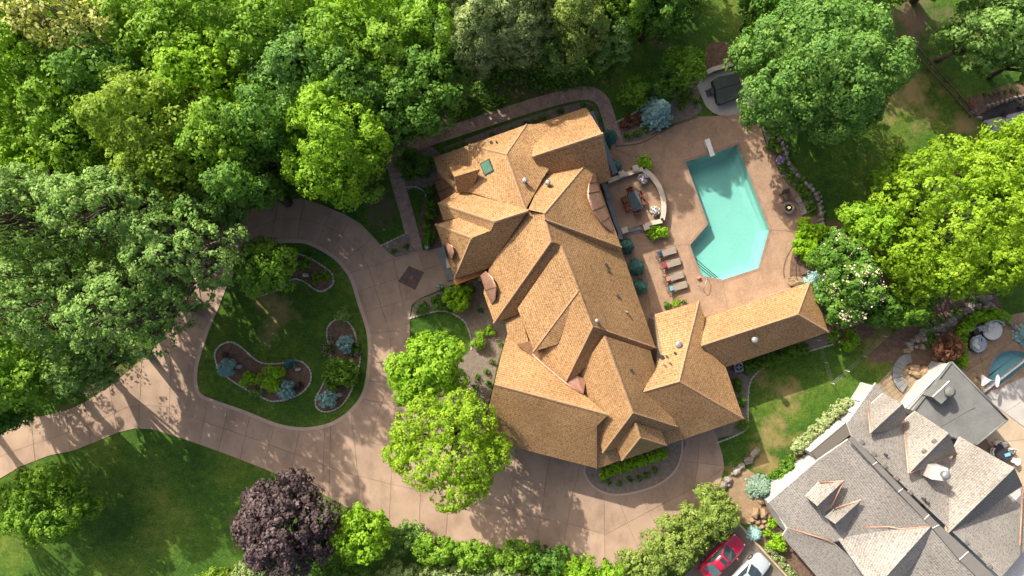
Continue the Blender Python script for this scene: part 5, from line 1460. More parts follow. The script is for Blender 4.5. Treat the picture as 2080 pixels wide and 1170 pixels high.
p = P(122, 948); bm = bmesh.new(); bx(bm, (p.x, p.y, .25), (.36, .3, .5), .1, 0.03); bx(bm, (p.x, p.y, .51), (.4, .34, .04), .1, .01)
tag(part('utility_box', bm, M['metal'], None), 'small pale utility box on the lawn by the driveway', 'utility box')
# timber rails across the north-east lawn
tf = empty('rail_fence', P(1910, 170), 'two-rail weathered timber fence lying low across the dry lawn', 'fence')
Z8 = crop(1780, 0, 3.9)
for a, b in ((Z8(285, 425), Z8(735, 925)), (Z8(305, 375), Z8(770, 905))):
    A_, B_ = P(*a), P(*b)
    for k in range(4):
        bm = bmesh.new(); d = B_ - A_; u0, u1 = A_.lerp(B_, k / 4 + .004), A_.lerp(B_, (k + 1) / 4 - .004); bx(bm, ((u0.x + u1.x) / 2, (u0.y + u1.y) / 2, .35), ((u1 - u0).length, .12, .14), math.atan2(d.y, d.x), .02)
        part('rail', bm, M['timber'], tf)
    for k in range(5):
        p = A_.lerp(B_, k / 4); bm = bmesh.new(); bx(bm, (p.x, p.y, .22), (.16, .16, .44), math.atan2(d.y, d.x), .02); part('post', bm, M['timber'], tf)
# wood box at the corner of the black bed
p = P(*Z8(750, 815), .3); bm = bmesh.new(); bx(bm, (p.x, p.y, .25), (.42, .5, .5), .3, .03); tag(part('compost_bin', bm, M['rust'], None), 'small rust-brown bin at the corner of the dark mulch bed', 'bin')

# ---- dry-stone walls and boulders
rw = empty('stone_wall', P(1640, 360), 'curved dry-stone retaining wall of pale boulders beside the patio', 'wall')
rng = random.Random(3)
line = smooth([Z7(105, 25), Z7(140, 80), Z7(165, 150), Z7(195, 250), Z7(235, 320), Z7(290, 385), Z7(355, 445), Z7(425, 500), Z7(470, 560), Z7(500, 640), Z7(515, 720), Z7(530, 800), Z7(535, 870)], 5, False)
pts = []
for (x, y, a) in along(line, 10.5):
    pts.append((x + rng.uniform(-1.5, 1.5), y + rng.uniform(-1, 1), rng.uniform(5.2, 7.4), rng.uniform(4, 6), rng.uniform(.35, .6), math.degrees(a) + rng.uniform(-15, 15)))
    if rng.random() < .45: pts.append((x + 5 + rng.uniform(-2, 2), y - 4 + rng.uniform(-1, 1), rng.uniform(3, 4.5), rng.uniform(3, 4), .3, rng.uniform(0, 90)))
boulders(rw, pts, M['boulder'], 'stone', 4)
bs = empty('boulder_row', P(1495, 950), 'row of pale boulders between the driveway and the dry lawn', 'rocks')
boulders(bs, [(1533, 919, 13, 8, .5, -38), (1520, 935, 11, 8, .45, -30), (1506, 946, 9, 7, .4, -30), (1496, 956, 9, 7, .4, -35), (1488, 962, 5, 4, .3, 0), (1478, 975, 10, 8, .45, -20), (1470, 985, 8, 7, .4, 0), (1480, 983, 6, 5, .3, 40)], M['boulder'], 'boulder', 6)
bs = empty('rock_garden', P(1545, 1045), 'rock garden of tan and grey boulders at the corner of the grey roof', 'rocks')
boulders(bs, [(1540, 1007, 9, 7, .5, 0), (1545, 1018, 8, 6, .4, 30), (1534, 1040, 10, 13, .7, 10), (1550, 1042, 8, 11, .6, -10), (1528, 1057, 7, 5, .3, 0), (1540, 1060, 6, 5, .3, 0), (1553, 1058, 6, 6, .3, 0), (1562, 1050, 6, 5, .3, 0), (1548, 1070, 6, 5, .3, 0), (1558, 1068, 5, 4, .25, 0), (1536, 1070, 5, 4, .25, 0), (1570, 1062, 5, 4, .25, 0)], M['tanstone'], 'boulder', 7)
bs = empty('rock_slope', P(1930, 660), 'slope of grey boulders planted with creeping junipers', 'rocks')
pts = []
rng = random.Random(11)
for (x, y, a) in along(smooth([(1850, 700), (1875, 685), (1900, 665), (1930, 650), (1960, 628), (1990, 612), (2010, 620)], 5, False), 9):
    for k in range(3): pts.append((x + rng.uniform(-9, 9) + k * 2, y + rng.uniform(-7, 7) - k * 7 + 7, rng.uniform(4.5, 8), rng.uniform(4, 6.5), rng.uniform(.3, .55), rng.uniform(0, 180)))
for (x, y, a) in along([(2015, 622), (2035, 640), (2060, 665), (2075, 680)], 9): pts.append((x, y, 6.5, 5, .45, math.degrees(a)))
boulders(bs, pts, M['boulder'], 'boulder', 8)
fs = empty('stone_ledge', P(1875, 765), 'cluster of tan flat ledge rocks beside the paver yard', 'rocks')
q = crop(1640, 560, 4.5)
boulders(fs, [(*q(985, 845), 14, 8, .5, 10), (*q(1000, 900), 12, 7, .45, 25), (*q(1060, 870), 9, 12, .5, 30), (*q(1075, 915), 9, 10, .5, 10), (*q(950, 880), 7, 6, .35, 0), (*q(1095, 945), 11, 6, .4, 30), (*q(1120, 930), 5, 8, .4, 10), (*q(1060, 950), 9, 5, .35, 30), (*q(915, 680), 11, 6, .4, -8)], M['tanstone'], 'ledge_rock', 9)
# fan of stone steps
st = empty('garden_steps', P(1850, 725), 'fan of blue-grey stone steps curving up beside the rock ledge', 'steps')
for k in range(9):
    a0 = math.radians(255 - k * 15.5 + 8); a1 = a0 - math.radians(14.5)
    cx, cy = q(970, 860 + 40); r0, r1 = 14 + 10, 44
    ptsn = []
    for (aa, rr) in ((a0, r0), (a0, r1), (a1, r1), (a1, r0)):
        ptsn.append(tuple(P(cx + rr * math.cos(aa) * 1.0, cy + rr * math.sin(aa), .1)[:2]))
    bm = bmesh.new(); prism(bm, ptsn, 0, .06 + .035 * k); part('step', bm, M['bluestone'], st)
# patio steps by the pool house
st = empty('patio_steps', P(1645, 540), 'dark stone steps going down from the patio beside the evergreen', 'steps')
Z6q = Z6
for k, (x0, x1) in enumerate(((1478, 1530), (1534, 1590), (1594, 1640), (1644, 1700))):
    a = [Z6q(x0, 455 - k * 10), Z6q(x1, 445 - k * 12), Z6q(x1 + 45, 600), Z6q(x0 + 35, 620)]
    bm = bmesh.new(); prism(bm, [tuple(P(*p, .1)[:2]) for p in a], 0, .16 - .03 * k); part('step', bm, M['band'], st)
hrl = empty('step_handrail', P(1618, 545), 'black handrail beside the patio steps', 'handrail')
bm = bmesh.new(); tube(bm, [P(*Z6q(1470, 480), .05), P(*Z6q(1470, 485), .9), P(*Z6q(1473, 640), .9), P(*Z6q(1473, 642), .05)], .03, 7); part('rail', bm, M['dark'], hrl)
bm = bmesh.new(); tube(bm, [P(*Z6q(1410, 650), .05), P(*Z6q(1412, 648), .8), P(*Z6q(1470, 640), .8)], .025, 7); part('rail', bm, M['dark'], hrl)
p = P(*Z6q(1475, 675), .4); bm = stone_mesh(random.Random(5), .75, .55, .5); bmesh.ops.translate(bm, vec=(p.x, p.y, .25), verts=bm.verts)
tag(part('boulder', bm, M['tanstone'], None), 'single tan boulder at the end of the pool-house roof', 'rock')
# stones in the island beds
for (x, y, lab) in ((485, 745, 'white stone beside the western blue spruce in the island bed'), (606, 750, 'pale flat stone by the east end of the curved island bed'), (689, 802, 'pale stone beside the southern blue spruce in the island bed'), (621, 559, 'white standing stone in the bed under the island maple')):
    p = P(x, y, .15); bm = stone_mesh(random.Random(x), .28, .2, .25); bmesh.ops.translate(bm, vec=(p.x, p.y, .16), verts=bm.verts); tag(part('garden_stone', bm, M['edging'], None), lab, 'stone')

# ---- neighbour's furniture
q = crop(1900, 620, 6.5)
def daybed(label, c, r, rz, covermat):
    p = P(*q(*c), .4); t = empty('daybed', (p.x, p.y, .04), label, 'daybed', None, rz)
    bm = bmesh.new(); lathe(bm, [(r * .95, 0), (r, .06), (r, .30), (r * .96, .34)], (0, 0, 0), 28); local_part('base', bm, M['dark'], t)
    bm = bmesh.new(); lathe(bm, [(r * .95, .34), (r * .97, .40), (r * .94, .48), (r * .85, .50)], (0, 0, 0), 28); local_part('mattress', bm, M[covermat], t)
    bm = bmesh.new()
    for k in range(9):
        a = math.radians(100 + k * 20); tube(bm, [(r * .95 * math.cos(a), r * .95 * math.sin(a), .3), (r * 1.0 * math.cos(a), r * math.sin(a), .85)], .05, 6)
    tube(bm, [(r * math.cos(math.radians(100 + k * 8)), r * math.sin(math.radians(100 + k * 8)), .85) for k in range(21)], .07, 6)
    local_part('backrest', bm, M['paleblue'], t)
    for k, (x, y) in enumerate(((-.45, .3), (-.2, -.35), (-.6, -.1))):
        bm = bmesh.new(); bx(bm, (x * r, y * r, .60), (.46, .46, .16), .4 + k, .05, 0, ('Y', .4)); local_part('cushion', bm, M['cream'], t)
    return t
daybed('round blue-grey daybed with cushions, western of the two by the teal pool', (560, 510), .82, math.radians(-10), 'paleblue')
daybed('round daybed with cream cushions and striped cover by the clipped hedge', (750, 330), .95, math.radians(-70), 'cream')
p = P(*q(585, 320), .5); bm = bmesh.new(); bx(bm, (p.x, p.y, .25), (1.1, .5, .42), math.radians(20), .08); tag(part('pouf', bm, M['paleblue'], None), 'pale blue draped pouf between the two round daybeds', 'pouf')
p = P(*q(520, 350), .4); bm = bmesh.new(); bx(bm, (p.x, p.y, .35), (.5, .5, .65), math.radians(20), .03); tag(part('side_box', bm, M['dark'], None), 'black box beside the pale blue pouf', 'box')
p = P(*q(735, 990), 2.0); sh = empty('sunshade', (p.x, p.y, .04), 'white two-winged shade on a pole beside the teal pool', 'sunshade')
bm = bmesh.new(); tube(bm, [(p.x, p.y, 0.03), (p.x, p.y, 2.1)], .05, 8); part('pole', bm, M['metal'], sh)
bm = bmesh.new(); vs = [P(*q(x, y), 2.1) for x, y in ((612, 925), (628, 920), (715, 985), (712, 1010), (625, 1068), (612, 1060))]; prism(bm, [tuple(v[:2]) for v in vs], 2.05, 2.12); part('canopy', bm, M['white'], sh)
bm = bmesh.new(); vs = [P(*q(825 + 24 * math.cos(a) + 8 * math.sin(a) * -1, 1000 + 85 * math.sin(a)), 2.2) for a in [k * math.pi / 8 for k in range(16)]]; prism(bm, [tuple(v[:2]) for v in vs], 2.1, 2.2); part('canopy', bm, M['white'], sh)
bm = bmesh.new(); tube(bm, [P(*q(700, 992), 2.1), P(*q(825, 1000), 2.12)], .04, 6); part('crossbar', bm, M['metal'], sh)
gr = empty('pool_wall', P(2040, 765), 'thin white coping wall along the straight edge of the teal pool', 'wall')
wall_run(gr, [(1998, 797), (2020, 780), (2045, 761), (2075, 738), (2110, 710)], .16, .35, M['white_wall'], M['white'])
q = crop(1560, 720, 2.6)
p = P(*q(1240, 520), .8); nt_ = empty('dining_table', (p.x, p.y, .04), 'black outdoor dining table with a blue cloth near the flat roof', 'table', None, math.radians(-38))
bm = bmesh.new(); bx(bm, (0, 0, .72), (1.9, 1.0, .06), 0, .03); local_part('table_top', bm, M['dark'], nt_)
for sx in (-1, 1):
    for sy in (-1, 1):
        bm = bmesh.new(); tube(bm, [(sx * .8, sy * .4, 0), (sx * .8, sy * .4, .7)], .035, 6); local_part('leg', bm, M['dark'], nt_)
p2 = P(*q(1268, 530), .85); bm = bmesh.new(); bx(bm, (p2.x, p2.y, .80), (.55, .3, .02), .3, .005); tag(part('blue_cloth', bm, M['bluecloth'], None), 'blue cloth lying on the black outdoor dining table', 'cloth')
ch1 = patio_chair('dining_chair', 'dark garden chair with cream seat round the black outdoor table', 'cream-seated chairs round the black table', (0, 0, .04), 0, M['cream'])
for i, (x, y, rz) in enumerate(((1210, 472, -60), (1250, 478, -70), (1285, 510, -100), (1300, 560, 160), (1190, 510, -10))):
    c = ch1 if i == 0 else copy_tree(ch1); p = P(*q(x, y), .5); c.location = (p.x, p.y, .04); c.rotation_euler = (0, 0, math.radians(rz))
q = crop(1640, 560, 4.5)
for (x, y, w_) in ((948, 1095, 'a dark plant'), (920, 1122, 'white gravel')):
    p = P(*q(x, y), .4); t = empty('white_pot', (p.x, p.y, .03), f'white round pot holding {w_} on the paver yard', 'pot')
    bm = bmesh.new(); lathe(bm, [(.15, 0), (.22, .2), (.24, .42), (.19, .42), (.18, .3), (.02, .3)], (0, 0, 0), 18); local_part('pot', bm, M['white'], t)
    bm = bmesh.new(); lathe(bm, [(.17, .3), (.17, .36), (.02, .40)], (0, 0, 0), 12); local_part('filling', bm, M['navy' if 'dark' in w_ else 'edging'], t)

# ---- cars
def car(label, px, py, heading, body_mat, L_=4.85, W_=1.86):
    p = P(px, py, .6); t = empty('car', (p.x, p.y, .04), label, 'car', 'cars parked on the side driveway', heading)
    # body: stations along x (front +), half-width, belt height, lower height
    st = [(-2.40, .62, .72, .42), (-2.32, .78, .88, .30), (-1.9, .88, .96, .22), (-1.2, .925, .97, .20), (-.3, .93, .96, .20), (.6, .93, .94, .20), (1.1, .92, .92, .20), (1.6, .90, .86, .22), (2.1, .84, .76, .26), (2.34, .70, .66, .32), (2.42, .5, .58, .40)]
    bm = bmesh.new(); rings = []
    for (x, w, hb, hl) in st:
        sec = [(-w, hl + .05), (-w * 1.0, (hl + hb) / 2), (-w * .96, hb - .05), (-w * .80, hb + .02), (-w * .4, hb + .05), (0, hb + .06), (w * .4, hb + .05), (w * .80, hb + .02), (w * .96, hb - .05), (w, (hl + hb) / 2), (w, hl + .05), (w * .8, hl)]
        sec.append((-w * .8, hl)); rings.append([bm.verts.new((x, y, z)) for y, z in sec])
    n = len(rings[0])
    for a, b in zip(rings, rings[1:]):
        for i in range(n): bm.faces.new((a[i], a[(i + 1) % n], b[(i + 1) % n], b[i])).smooth = True
    bm.faces.new(rings[0]); bm.faces.new(rings[-1][::-1]); bmesh.ops.recalc_face_normals(bm, faces=bm.faces)
    local_part('body', bm, body_mat, t)
    def quad(name, pts, mat, th=.02):
        bm = bmesh.new(); vs = [bm.verts.new(q_) for q_ in pts]; f = bm.faces.new(vs); f.normal_update()
        nrm = f.normal.copy(); nrm = nrm if nrm.z > -0.01 else -nrm
        r = bmesh.ops.extrude_face_region(bm, geom=[f]); bmesh.ops.translate(bm, vec=-nrm * th, verts=[g for g in r['geom'] if isinstance(g, bmesh.types.BMVert)])
        bmesh.ops.recalc_face_normals(bm, faces=bm.faces); return local_part(name, bm, mat, t)
    # greenhouse
    rf, rr, wf_, wr_ = .28, -.95, .62, .60; zr = 1.42
    bm = bmesh.new(); rows = []
    for (x, w, z) in ((rr - .05, wr_, zr - .03), (-.5, .66, zr + .01), (0, .66, zr + .01), (rf, wf_, zr - .03)): rows.append([bm.verts.new((x, y * w, z + (.03 if abs(y) < .5 else 0))) for y in (-1, -.4, .4, 1)])
    for a, b in zip(rows, rows[1:]):
        for i in range(3): bm.faces.new((a[i], a[i + 1], b[i + 1], b[i])).smooth = True
    r = bmesh.ops.extrude_face_region(bm, geom=list(bm.faces)); bmesh.ops.translate(bm, vec=(0, 0, -.05), verts=[g for g in r['geom'] if isinstance(g, bmesh.types.BMVert)])
    bmesh.ops.recalc_face_normals(bm, faces=bm.faces); roof = local_part('roof', bm, body_mat, t)
    bm = bmesh.new(); bx(bm, (-.12, 0, zr + .045), (.42, .78, .02), 0, .005); o = local_part('sunroof', bm, M['glass'], roof)
    quad('windshield', [(1.12, -.70, .95), (1.22, 0, .96), (1.12, .70, .95), (rf, wf_ - .03, zr - .02), (rf + .03, 0, zr + .01), (rf, -wf_ + .03, zr - .02)], M['glass'])
    quad('rear_window', [(-1.80, -.66, 1.0), (-1.80, .66, 1.0), (rr, wr_ - .03, zr - .02), (rr, -wr_ + .03, zr - .02)], M['rearglass'])
    for s in (-1, 1):
        quad('side_window', [(1.0, s * .84, .95), (-1.55, s * .86, .98), (rr, s * wr_, zr - .04), (rf, s * wf_, zr - .04)], M['glass'])
        quad('pillar', [(1.15, s * .72, .95), (1.0, s * .86, .93), (rf - .05, s * (wf_ + .03), zr - .02), (rf + .02, s * (wf_ - .05), zr - .01)], body_mat, .05)
        quad('pillar', [(-1.82, s * .68, 1.0), (-1.5, s * .88, .96), (rr + .05, s * (wr_ + .03), zr - .02), (rr - .03, s * (wr_ - .05), zr - .01)], body_mat, .05)
        bm = bmesh.new(); bx(bm, (.92, s * 1.0, .98), (.14, .20, .13), 0, .03); local_part('mirror', bm, body_mat, t)
        bm = bmesh.new(); bx(bm, (2.22, s * .60, .66), (.22, .26, .10), s * -.5, .03); local_part('headlight', bm, M['white'], t)
        bm = bmesh.new(); bx(bm, (-2.33, s * .6, .80), (.12, .30, .10), 0, .02); local_part('tail_light', bm, M['redcloth'], t)
        for x in (1.45, -1.40):
            bm = bmesh.new(); lathe(bm, [(.2, -.11), (.32, -.11), (.34, -.06), (.34, .06), (.32, .11), (.2, .11)], (0, 0, 0), 20)
            bmesh.ops.rotate(bm, matrix=Matrix.Rotation(math.pi / 2, 3, 'X'), verts=bm.verts); bmesh.ops.translate(bm, vec=(x, s * .82, .34), verts=bm.verts)
            wv = local_part('wheel', bm, M['rubber'], t)
            bm = bmesh.new(); lathe(bm, [(.2, -.115), (.2, .115)], (0, 0, 0), 14); bmesh.ops.rotate(bm, matrix=Matrix.Rotation(math.pi / 2, 3, 'X'), verts=bm.verts); bmesh.ops.translate(bm, vec=(x, s * .82, .34), verts=bm.verts)
            local_part('rim', bm, M['metal'], wv)
    return t
M['rearglass'] = glass('teal_rear_glass', (0.07, 0.14, 0.14))
car('crimson red sedan with sunroof parked beside the juniper hedge', 1466, 1131, math.radians(45), M['redpaint'])
car('silver blue car parked next to the red sedan', 1517, 1170, math.radians(45), M['silver'], 4.8)
# ================================================================== TREES AND PLANTS
WOOD = 'trees of the dense wood north-west of the house'
def maple(px, py, rx, ry, h, pal, label, depth=None, **k):
    return tree('maple_tree', label, 'tree', px, py, rx, ry, h, depth or h * .55, pal, **k)
# --- wood, upper left: several kinds, look-alikes share a label
g_l = 'fresh green broad-leaved tree crowded in the wood north-west of the house'
b_l = 'bright yellow-green leafy tree crowded in the wood north-west of the house'
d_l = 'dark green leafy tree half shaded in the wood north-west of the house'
o_l = 'olive green leafy tree in the wood north-west of the house'
for (x, y, rx, ry, pal, lab) in [
    (30, 40, 95, 85, 'green', g_l), (300, 40, 100, 90, 'green', g_l), (335, 110, 90, 90, 'green', g_l), (70, 125, 105, 95, 'bright', b_l), (50, 235, 110, 95, 'bright', b_l), (165, 195, 105, 95, 'green', g_l),
    (460, 50, 115, 95, 'green', g_l), (440, 160, 105, 95, 'bright', b_l), (600, 45, 110, 90, 'green', g_l), (735, 45, 110, 85, 'bright', b_l), (620, 160, 115, 105, 'cool', None), (780, 125, 110, 95, 'green', g_l),
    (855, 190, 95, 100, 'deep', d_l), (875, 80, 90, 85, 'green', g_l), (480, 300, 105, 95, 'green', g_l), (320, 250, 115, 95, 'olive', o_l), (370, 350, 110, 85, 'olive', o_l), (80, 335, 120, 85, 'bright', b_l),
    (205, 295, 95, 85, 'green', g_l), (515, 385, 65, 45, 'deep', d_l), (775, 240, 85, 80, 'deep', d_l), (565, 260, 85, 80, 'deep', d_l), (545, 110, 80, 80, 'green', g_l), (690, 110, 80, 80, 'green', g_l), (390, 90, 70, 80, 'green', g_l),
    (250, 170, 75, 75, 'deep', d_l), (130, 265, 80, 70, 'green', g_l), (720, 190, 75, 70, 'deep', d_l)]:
    hh = 11.5 + (x * 7 + y * 13) % 17 / 10 - (2.2 if y > 230 and x < 300 else 0) + (1.6 if y > 240 and 300 < x < 600 else 0) - (1.5 if x > 740 else 0)
    tree('leafy_tree', lab or 'pale blue-green maple rising highest in the wood north-west of the house', 'tree', x, y, rx, ry, hh, hh * .7, pal, group=WOOD if lab else None, n=12, puff=.56, n_leaf=34, leaf=.25, dens=1.1, fill=.16)
tree('dying_tree', 'straw-yellow thin tree with bare grey branches in the wood', 'tree', 175, 70, 130, 80, 14, 7, 'straw', n=12, puff=.6, n_leaf=18, leaf=.30, dens=.85, fill=.08, bark='bark', twigs=6)
maple(682, 290, 115, 132, 13.5, 'bright', 'light green maple standing out before the wood beside the driveway loop', n=14, puff=.56, n_leaf=44, leaf=.23, rot=0)
maple(720, 365, 70, 65, 9.5, 'green', 'lower green maple under the light green one at the driveway bend', n=8, puff=.55, n_leaf=30)
# oaks with grey branches
oakl = 'grey-green oak with bare pale twigs overhanging the driveway'
for (x, y, rx, ry, h, lab) in [(90, 440, 120, 95, 16, 'grey-green oak at the western edge of the wood above the driveway'), (255, 430, 120, 90, 15.5, 'tall grey-green oak north of the dark gap in the oak canopy'),
                               (395, 520, 120, 105, 14.5, 'grey-green oak reaching over the driveway beside the island maple'), (280, 630, 110, 105, 14.5, 'grey-green oak with bare twigs overhanging the driveway fork'),
                               (120, 610, 130, 110, 15, 'broad grey-green oak with a dead pale branch south of the gap')]:
    tree('oak_tree', lab, 'tree', x, y, rx, ry, h + 1, 8, 'oak', group='oaks over the driveway', n=16, puff=.44, n_leaf=28, leaf=.22, dens=.72, fill=.03, bark='bark', twigs=7, spread=.66)
tree('leafy_tree', 'deep green tree below the oaks at the driveway mouth', 'tree', 60, 755, 108, 88, 14.5, 8, 'green', n=10, puff=.55, n_leaf=26, leaf=.3)
tree('leafy_tree', 'low dark green tree beside the first slabs of the driveway', 'tree', 15, 820, 78, 58, 13.5, 9, 'deep', n=9, puff=.5)
tree('leafy_tree', 'bluish green young oak between the big oak and the lawn edge', 'tree', 200, 735, 75, 60, 12.5, 7, 'oak', n=8, puff=.5, n_leaf=24)
tree('leafy_tree', 'dark green tree filling the wood edge above the driveway bend', 'tree', 420, 430, 95, 55, 10.5, 5.5, 'cool', n=9, puff=.5)
# --- top centre
tree('pine_tree', 'pale grey-green pine with soft drooping boughs above the lawn', 'tree', 1050, 50, 95, 85, 12, 10.5, 'pale', n=16, puff=.42, n_leaf=40, leaf=.22, aspect=.45, dens=1.3)
tree('pine_tree', 'olive-grey pine between the blue spruce and the pale pine', 'tree', 975, 75, 75, 85, 11.5, 10, 'pale', n=14, puff=.42, n_leaf=40, leaf=.22, aspect=.45, dens=1.3)
tree('pine_tree', 'yellowish soft pine at the east side of the pine group', 'tree', 1160, 55, 75, 85, 11.5, 10, 'juniper', n=14, puff=.42, n_leaf=40, leaf=.22, aspect=.45, dens=1.3)
tree('pine_tree', 'dark shaded pine low in front of the pine group', 'tree', 1135, 110, 70, 50, 8, 7, 'oak', n=12, puff=.42, n_leaf=36, leaf=.22, aspect=.45)
tree('leafy_tree', 'bright green tree at the top edge beside the pines', 'tree', 1255, 35, 60, 60, 10, 8.5, 'green', n=8, puff=.5)
tree('pine_tree', 'small grey-green pine on the east edge of the pine group', 'tree', 1235, 95, 48, 55, 8, 7.2, 'oak', n=10, puff=.4, n_leaf=36, leaf=.22, aspect=.45)
conifer('blue_spruce', 'tall blue-grey spruce tip among the pines at the wood edge', 912, 30, 34, 11, 'blue', tiers=12)
tree('leafy_tree', 'low green undergrowth tree between the wood and the shaded lawn', 'tree', 920, 150, 55, 60, 8, 5, 'deep', n=8, puff=.5)
tree('leafy_tree', 'dark shrubby tree at the top of the shaded north lawn', 'tree', 1330, 25, 68, 52, 10.5, 8.5, 'deep', n=7, puff=.5)
tree('leafy_tree', 'dark tree tucked behind the big cool-green maple', 'tree', 1545, 20, 55, 45, 8, 6.5, 'deep', n=7, puff=.5)
# --- big maple north-east and the right side
maple(1655, 145, 174, 150, 13.5, 'cool', 'huge cool-green maple with rounded leaf clumps beside the hot tub', depth=10.5, n=19, puff=.58, n_leaf=44, leaf=.23, dens=1.25, spread=.66)
maple(1610, 225, 75, 65, 9.5, 'cool', 'lower skirt maple leaning over the patio edge', depth=6, n=9, puff=.55, n_leaf=36, leaf=.26)
maple(1990, 75, 105, 80, 9.5, 'oak', 'grey-green oak at the top right over the dry lawn', depth=6.5, n=12, puff=.5, n_leaf=28, leaf=.26, bark='bark', twigs=3)
maple(2090, 120, 60, 60, 8, 'oak', 'small grey-green oak beside the dark mulch bed', n=8, puff=.5)
tree('honey_locust', 'large lime-yellow honey locust spreading over the right-hand lawn', 'tree', 1930, 440, 165, 165, 12, 9, 'lime', n=17, puff=.46, n_leaf=36, leaf=.21, dens=.95, fill=.12, spread=.74)
tree('honey_locust', 'lime-yellow honey locust beside the dark mulch bed', 'tree', 2050, 330, 95, 90, 10.5, 7.5, 'lime', n=11, puff=.52, n_leaf=32, leaf=.25)
tree('honey_locust', 'lime-yellow locust overhanging the rock slope', 'tree', 2040, 520, 95, 85, 10, 7, 'lime', n=11, puff=.52, n_leaf=30, leaf=.25)
tree('honey_locust', 'low lime-green locust limb over the rock slope beside the catalpa', 'tree', 1880, 560, 90, 65, 8, 6, 'lime', n=10, puff=.5, n_leaf=30, leaf=.25)
tree('leafy_tree', 'green understorey tree west of the lime-yellow locust', 'tree', 1750, 460, 60, 55, 8, 4.5, 'bright', n=8, puff=.48)
tree('leafy_tree', 'small green tree at the lawn edge under the lime-yellow locust', 'tree', 1800, 355, 35, 50, 5, 4.2, 'green', n=6, puff=.45)
ct = tree('catalpa_tree', 'dark green catalpa covered in cream-white blossom beside the pool house', 'tree', 1712, 560, 68, 104, 7, 5.5, 'deep', spread=.72, n=16, puff=.45, n_leaf=40, leaf=.24, dens=1.15)
def blossoms(t, name, mat, cnt, size, seed, zlim=.35):
    """petals in clusters on the outer leaves of a crown"""
    cr = [c for c in t.children if c.name.startswith(('crown', 'foliage'))][0]
    rng = np.random.default_rng(seed); n = len(cr.data.vertices); co = np.empty(n * 3, np.float32); cr.data.vertices.foreach_get('co', co); co = co.reshape(-1, 3)
    top = co[co[:, 2] > co[:, 2].min() + (co[:, 2].max() - co[:, 2].min()) * zlim]
    k = max(1, cnt // 12); cen = top[rng.integers(0, len(top), k)]; r = np.linalg.norm(cen - co.mean(0), axis=1); cen = cen[np.argsort(-r)][:max(1, int(k * .8))]
    C = np.repeat(cen, 12, 0) + rng.normal(0, size * 1.6, (len(cen) * 12, 3)) * np.array([1, 1, .6]) + np.array([0, 0, .12])
    me = leaf_mesh(name, C, rng.normal(size=C.shape) * .5 + np.array([0, 0, 1]), np.full(len(C), size), .8, rng.uniform(0, 1, len(C)), rng); me.materials.append(mat)
    o = bpy.data.objects.new(name, me); COL.objects.link(o); o.parent = t
blossoms(ct, 'blossom', M['creamflower'], 1100, .14, 5)
tree('arborvitae', 'rounded yellow-green evergreen with dense knobbly tips below the locust', 'shrub', 1830, 630, 56, 38, 5, 4, 'box', n=11, puff=.34, n_leaf=34, leaf=.17, dens=1.5, fill=.3)
tree('leafy_tree', 'low dark shrubby tree between the catalpa and the knobbly evergreen', 'tree', 1775, 620, 40, 45, 5, 3.5, 'deep', n=7, puff=.4)
# --- around the drive
maple(873, 742, 92, 68, 8, 'bright', 'fresh green maple in the gravel bed by the driveway', depth=5, n=11, puff=.48, n_leaf=32, leaf=.26)
maple(830, 785, 40, 45, 6.5, 'bright', 'small maple limb leaning over the driveway edge', depth=4, n=6, puff=.45, n_leaf=32, leaf=.25)
tree('honey_locust', 'airy yellow-green locust at the garage corner', 'tree', 912, 908, 128, 120, 11, 6.5, 'lime', n=14, puff=.44, n_leaf=36, leaf=.20, dens=1.1, fill=.2, spread=.78)
maple(548, 540, 64, 68, 7.5, 'green', 'dense green round maple on the grass island', depth=5, n=10, puff=.48, n_leaf=34, leaf=.25)
tree('leafy_tree', 'broad multi-stemmed green tree on the lower lawn', 'tree', 102, 1020, 98, 84, 7, 5, 'green', n=13, puff=.46, n_leaf=38, leaf=.22)
tree('purple_maple', 'dark purple-leaved maple beside the driveway', 'tree', 588, 1058, 108, 108, 9.5, 6, 'purple', n=14, puff=.5, n_leaf=34, leaf=.26, dens=1.3)
maple(740, 1078, 66, 62, 7, 'bright', 'bright green young maple next to the purple maple', depth=5, n=9, puff=.48, n_leaf=30, leaf=.26)
shrub('leafy_shrub', 'dull greyish-green thin shrub between the young maple and the lilacs', 828, 1090, 38, 30, 2.6, 'oak', n=6, leaf=.2, puff=.35, n_leaf=20)
lil = 'rounded green lilac in the shrub border south of the driveway'
for (x, y, rx, ry, pal) in [(885, 1112, 52, 34, 'green'), (960, 1118, 50, 32, 'green'), (1040, 1124, 52, 34, 'green'), (1110, 1130, 50, 34, 'deep'), (1175, 1150, 45, 26, 'bright'), (1235, 1158, 34, 24, 'bright')]:
    tree('lilac', lil, 'shrub', x, y, rx, ry, 4.2, 3.2, pal, group='lilacs along the driveway border', n=8, puff=.42, n_leaf=28, leaf=.22)
for (x, y, rx, ry, pal) in [(520, 1165, 50, 35, 'pale'), (700, 1170, 70, 40, 'deep'), (810, 1165, 60, 32, 'pale'), (910, 1168, 65, 26, 'pale'), (1010, 1170, 65, 26, 'pale'), (1090, 1175, 55, 26, 'juniper'), (445, 1178, 50, 30, 'olive')]:
    tree('lilac', 'pale feathery shrub at the back of the southern shrub border', 'shrub', x, y, rx, ry, 3.6, 2.8, pal, group='pale shrubs at the back of the border', n=8, puff=.36, n_leaf=28, leaf=.18)
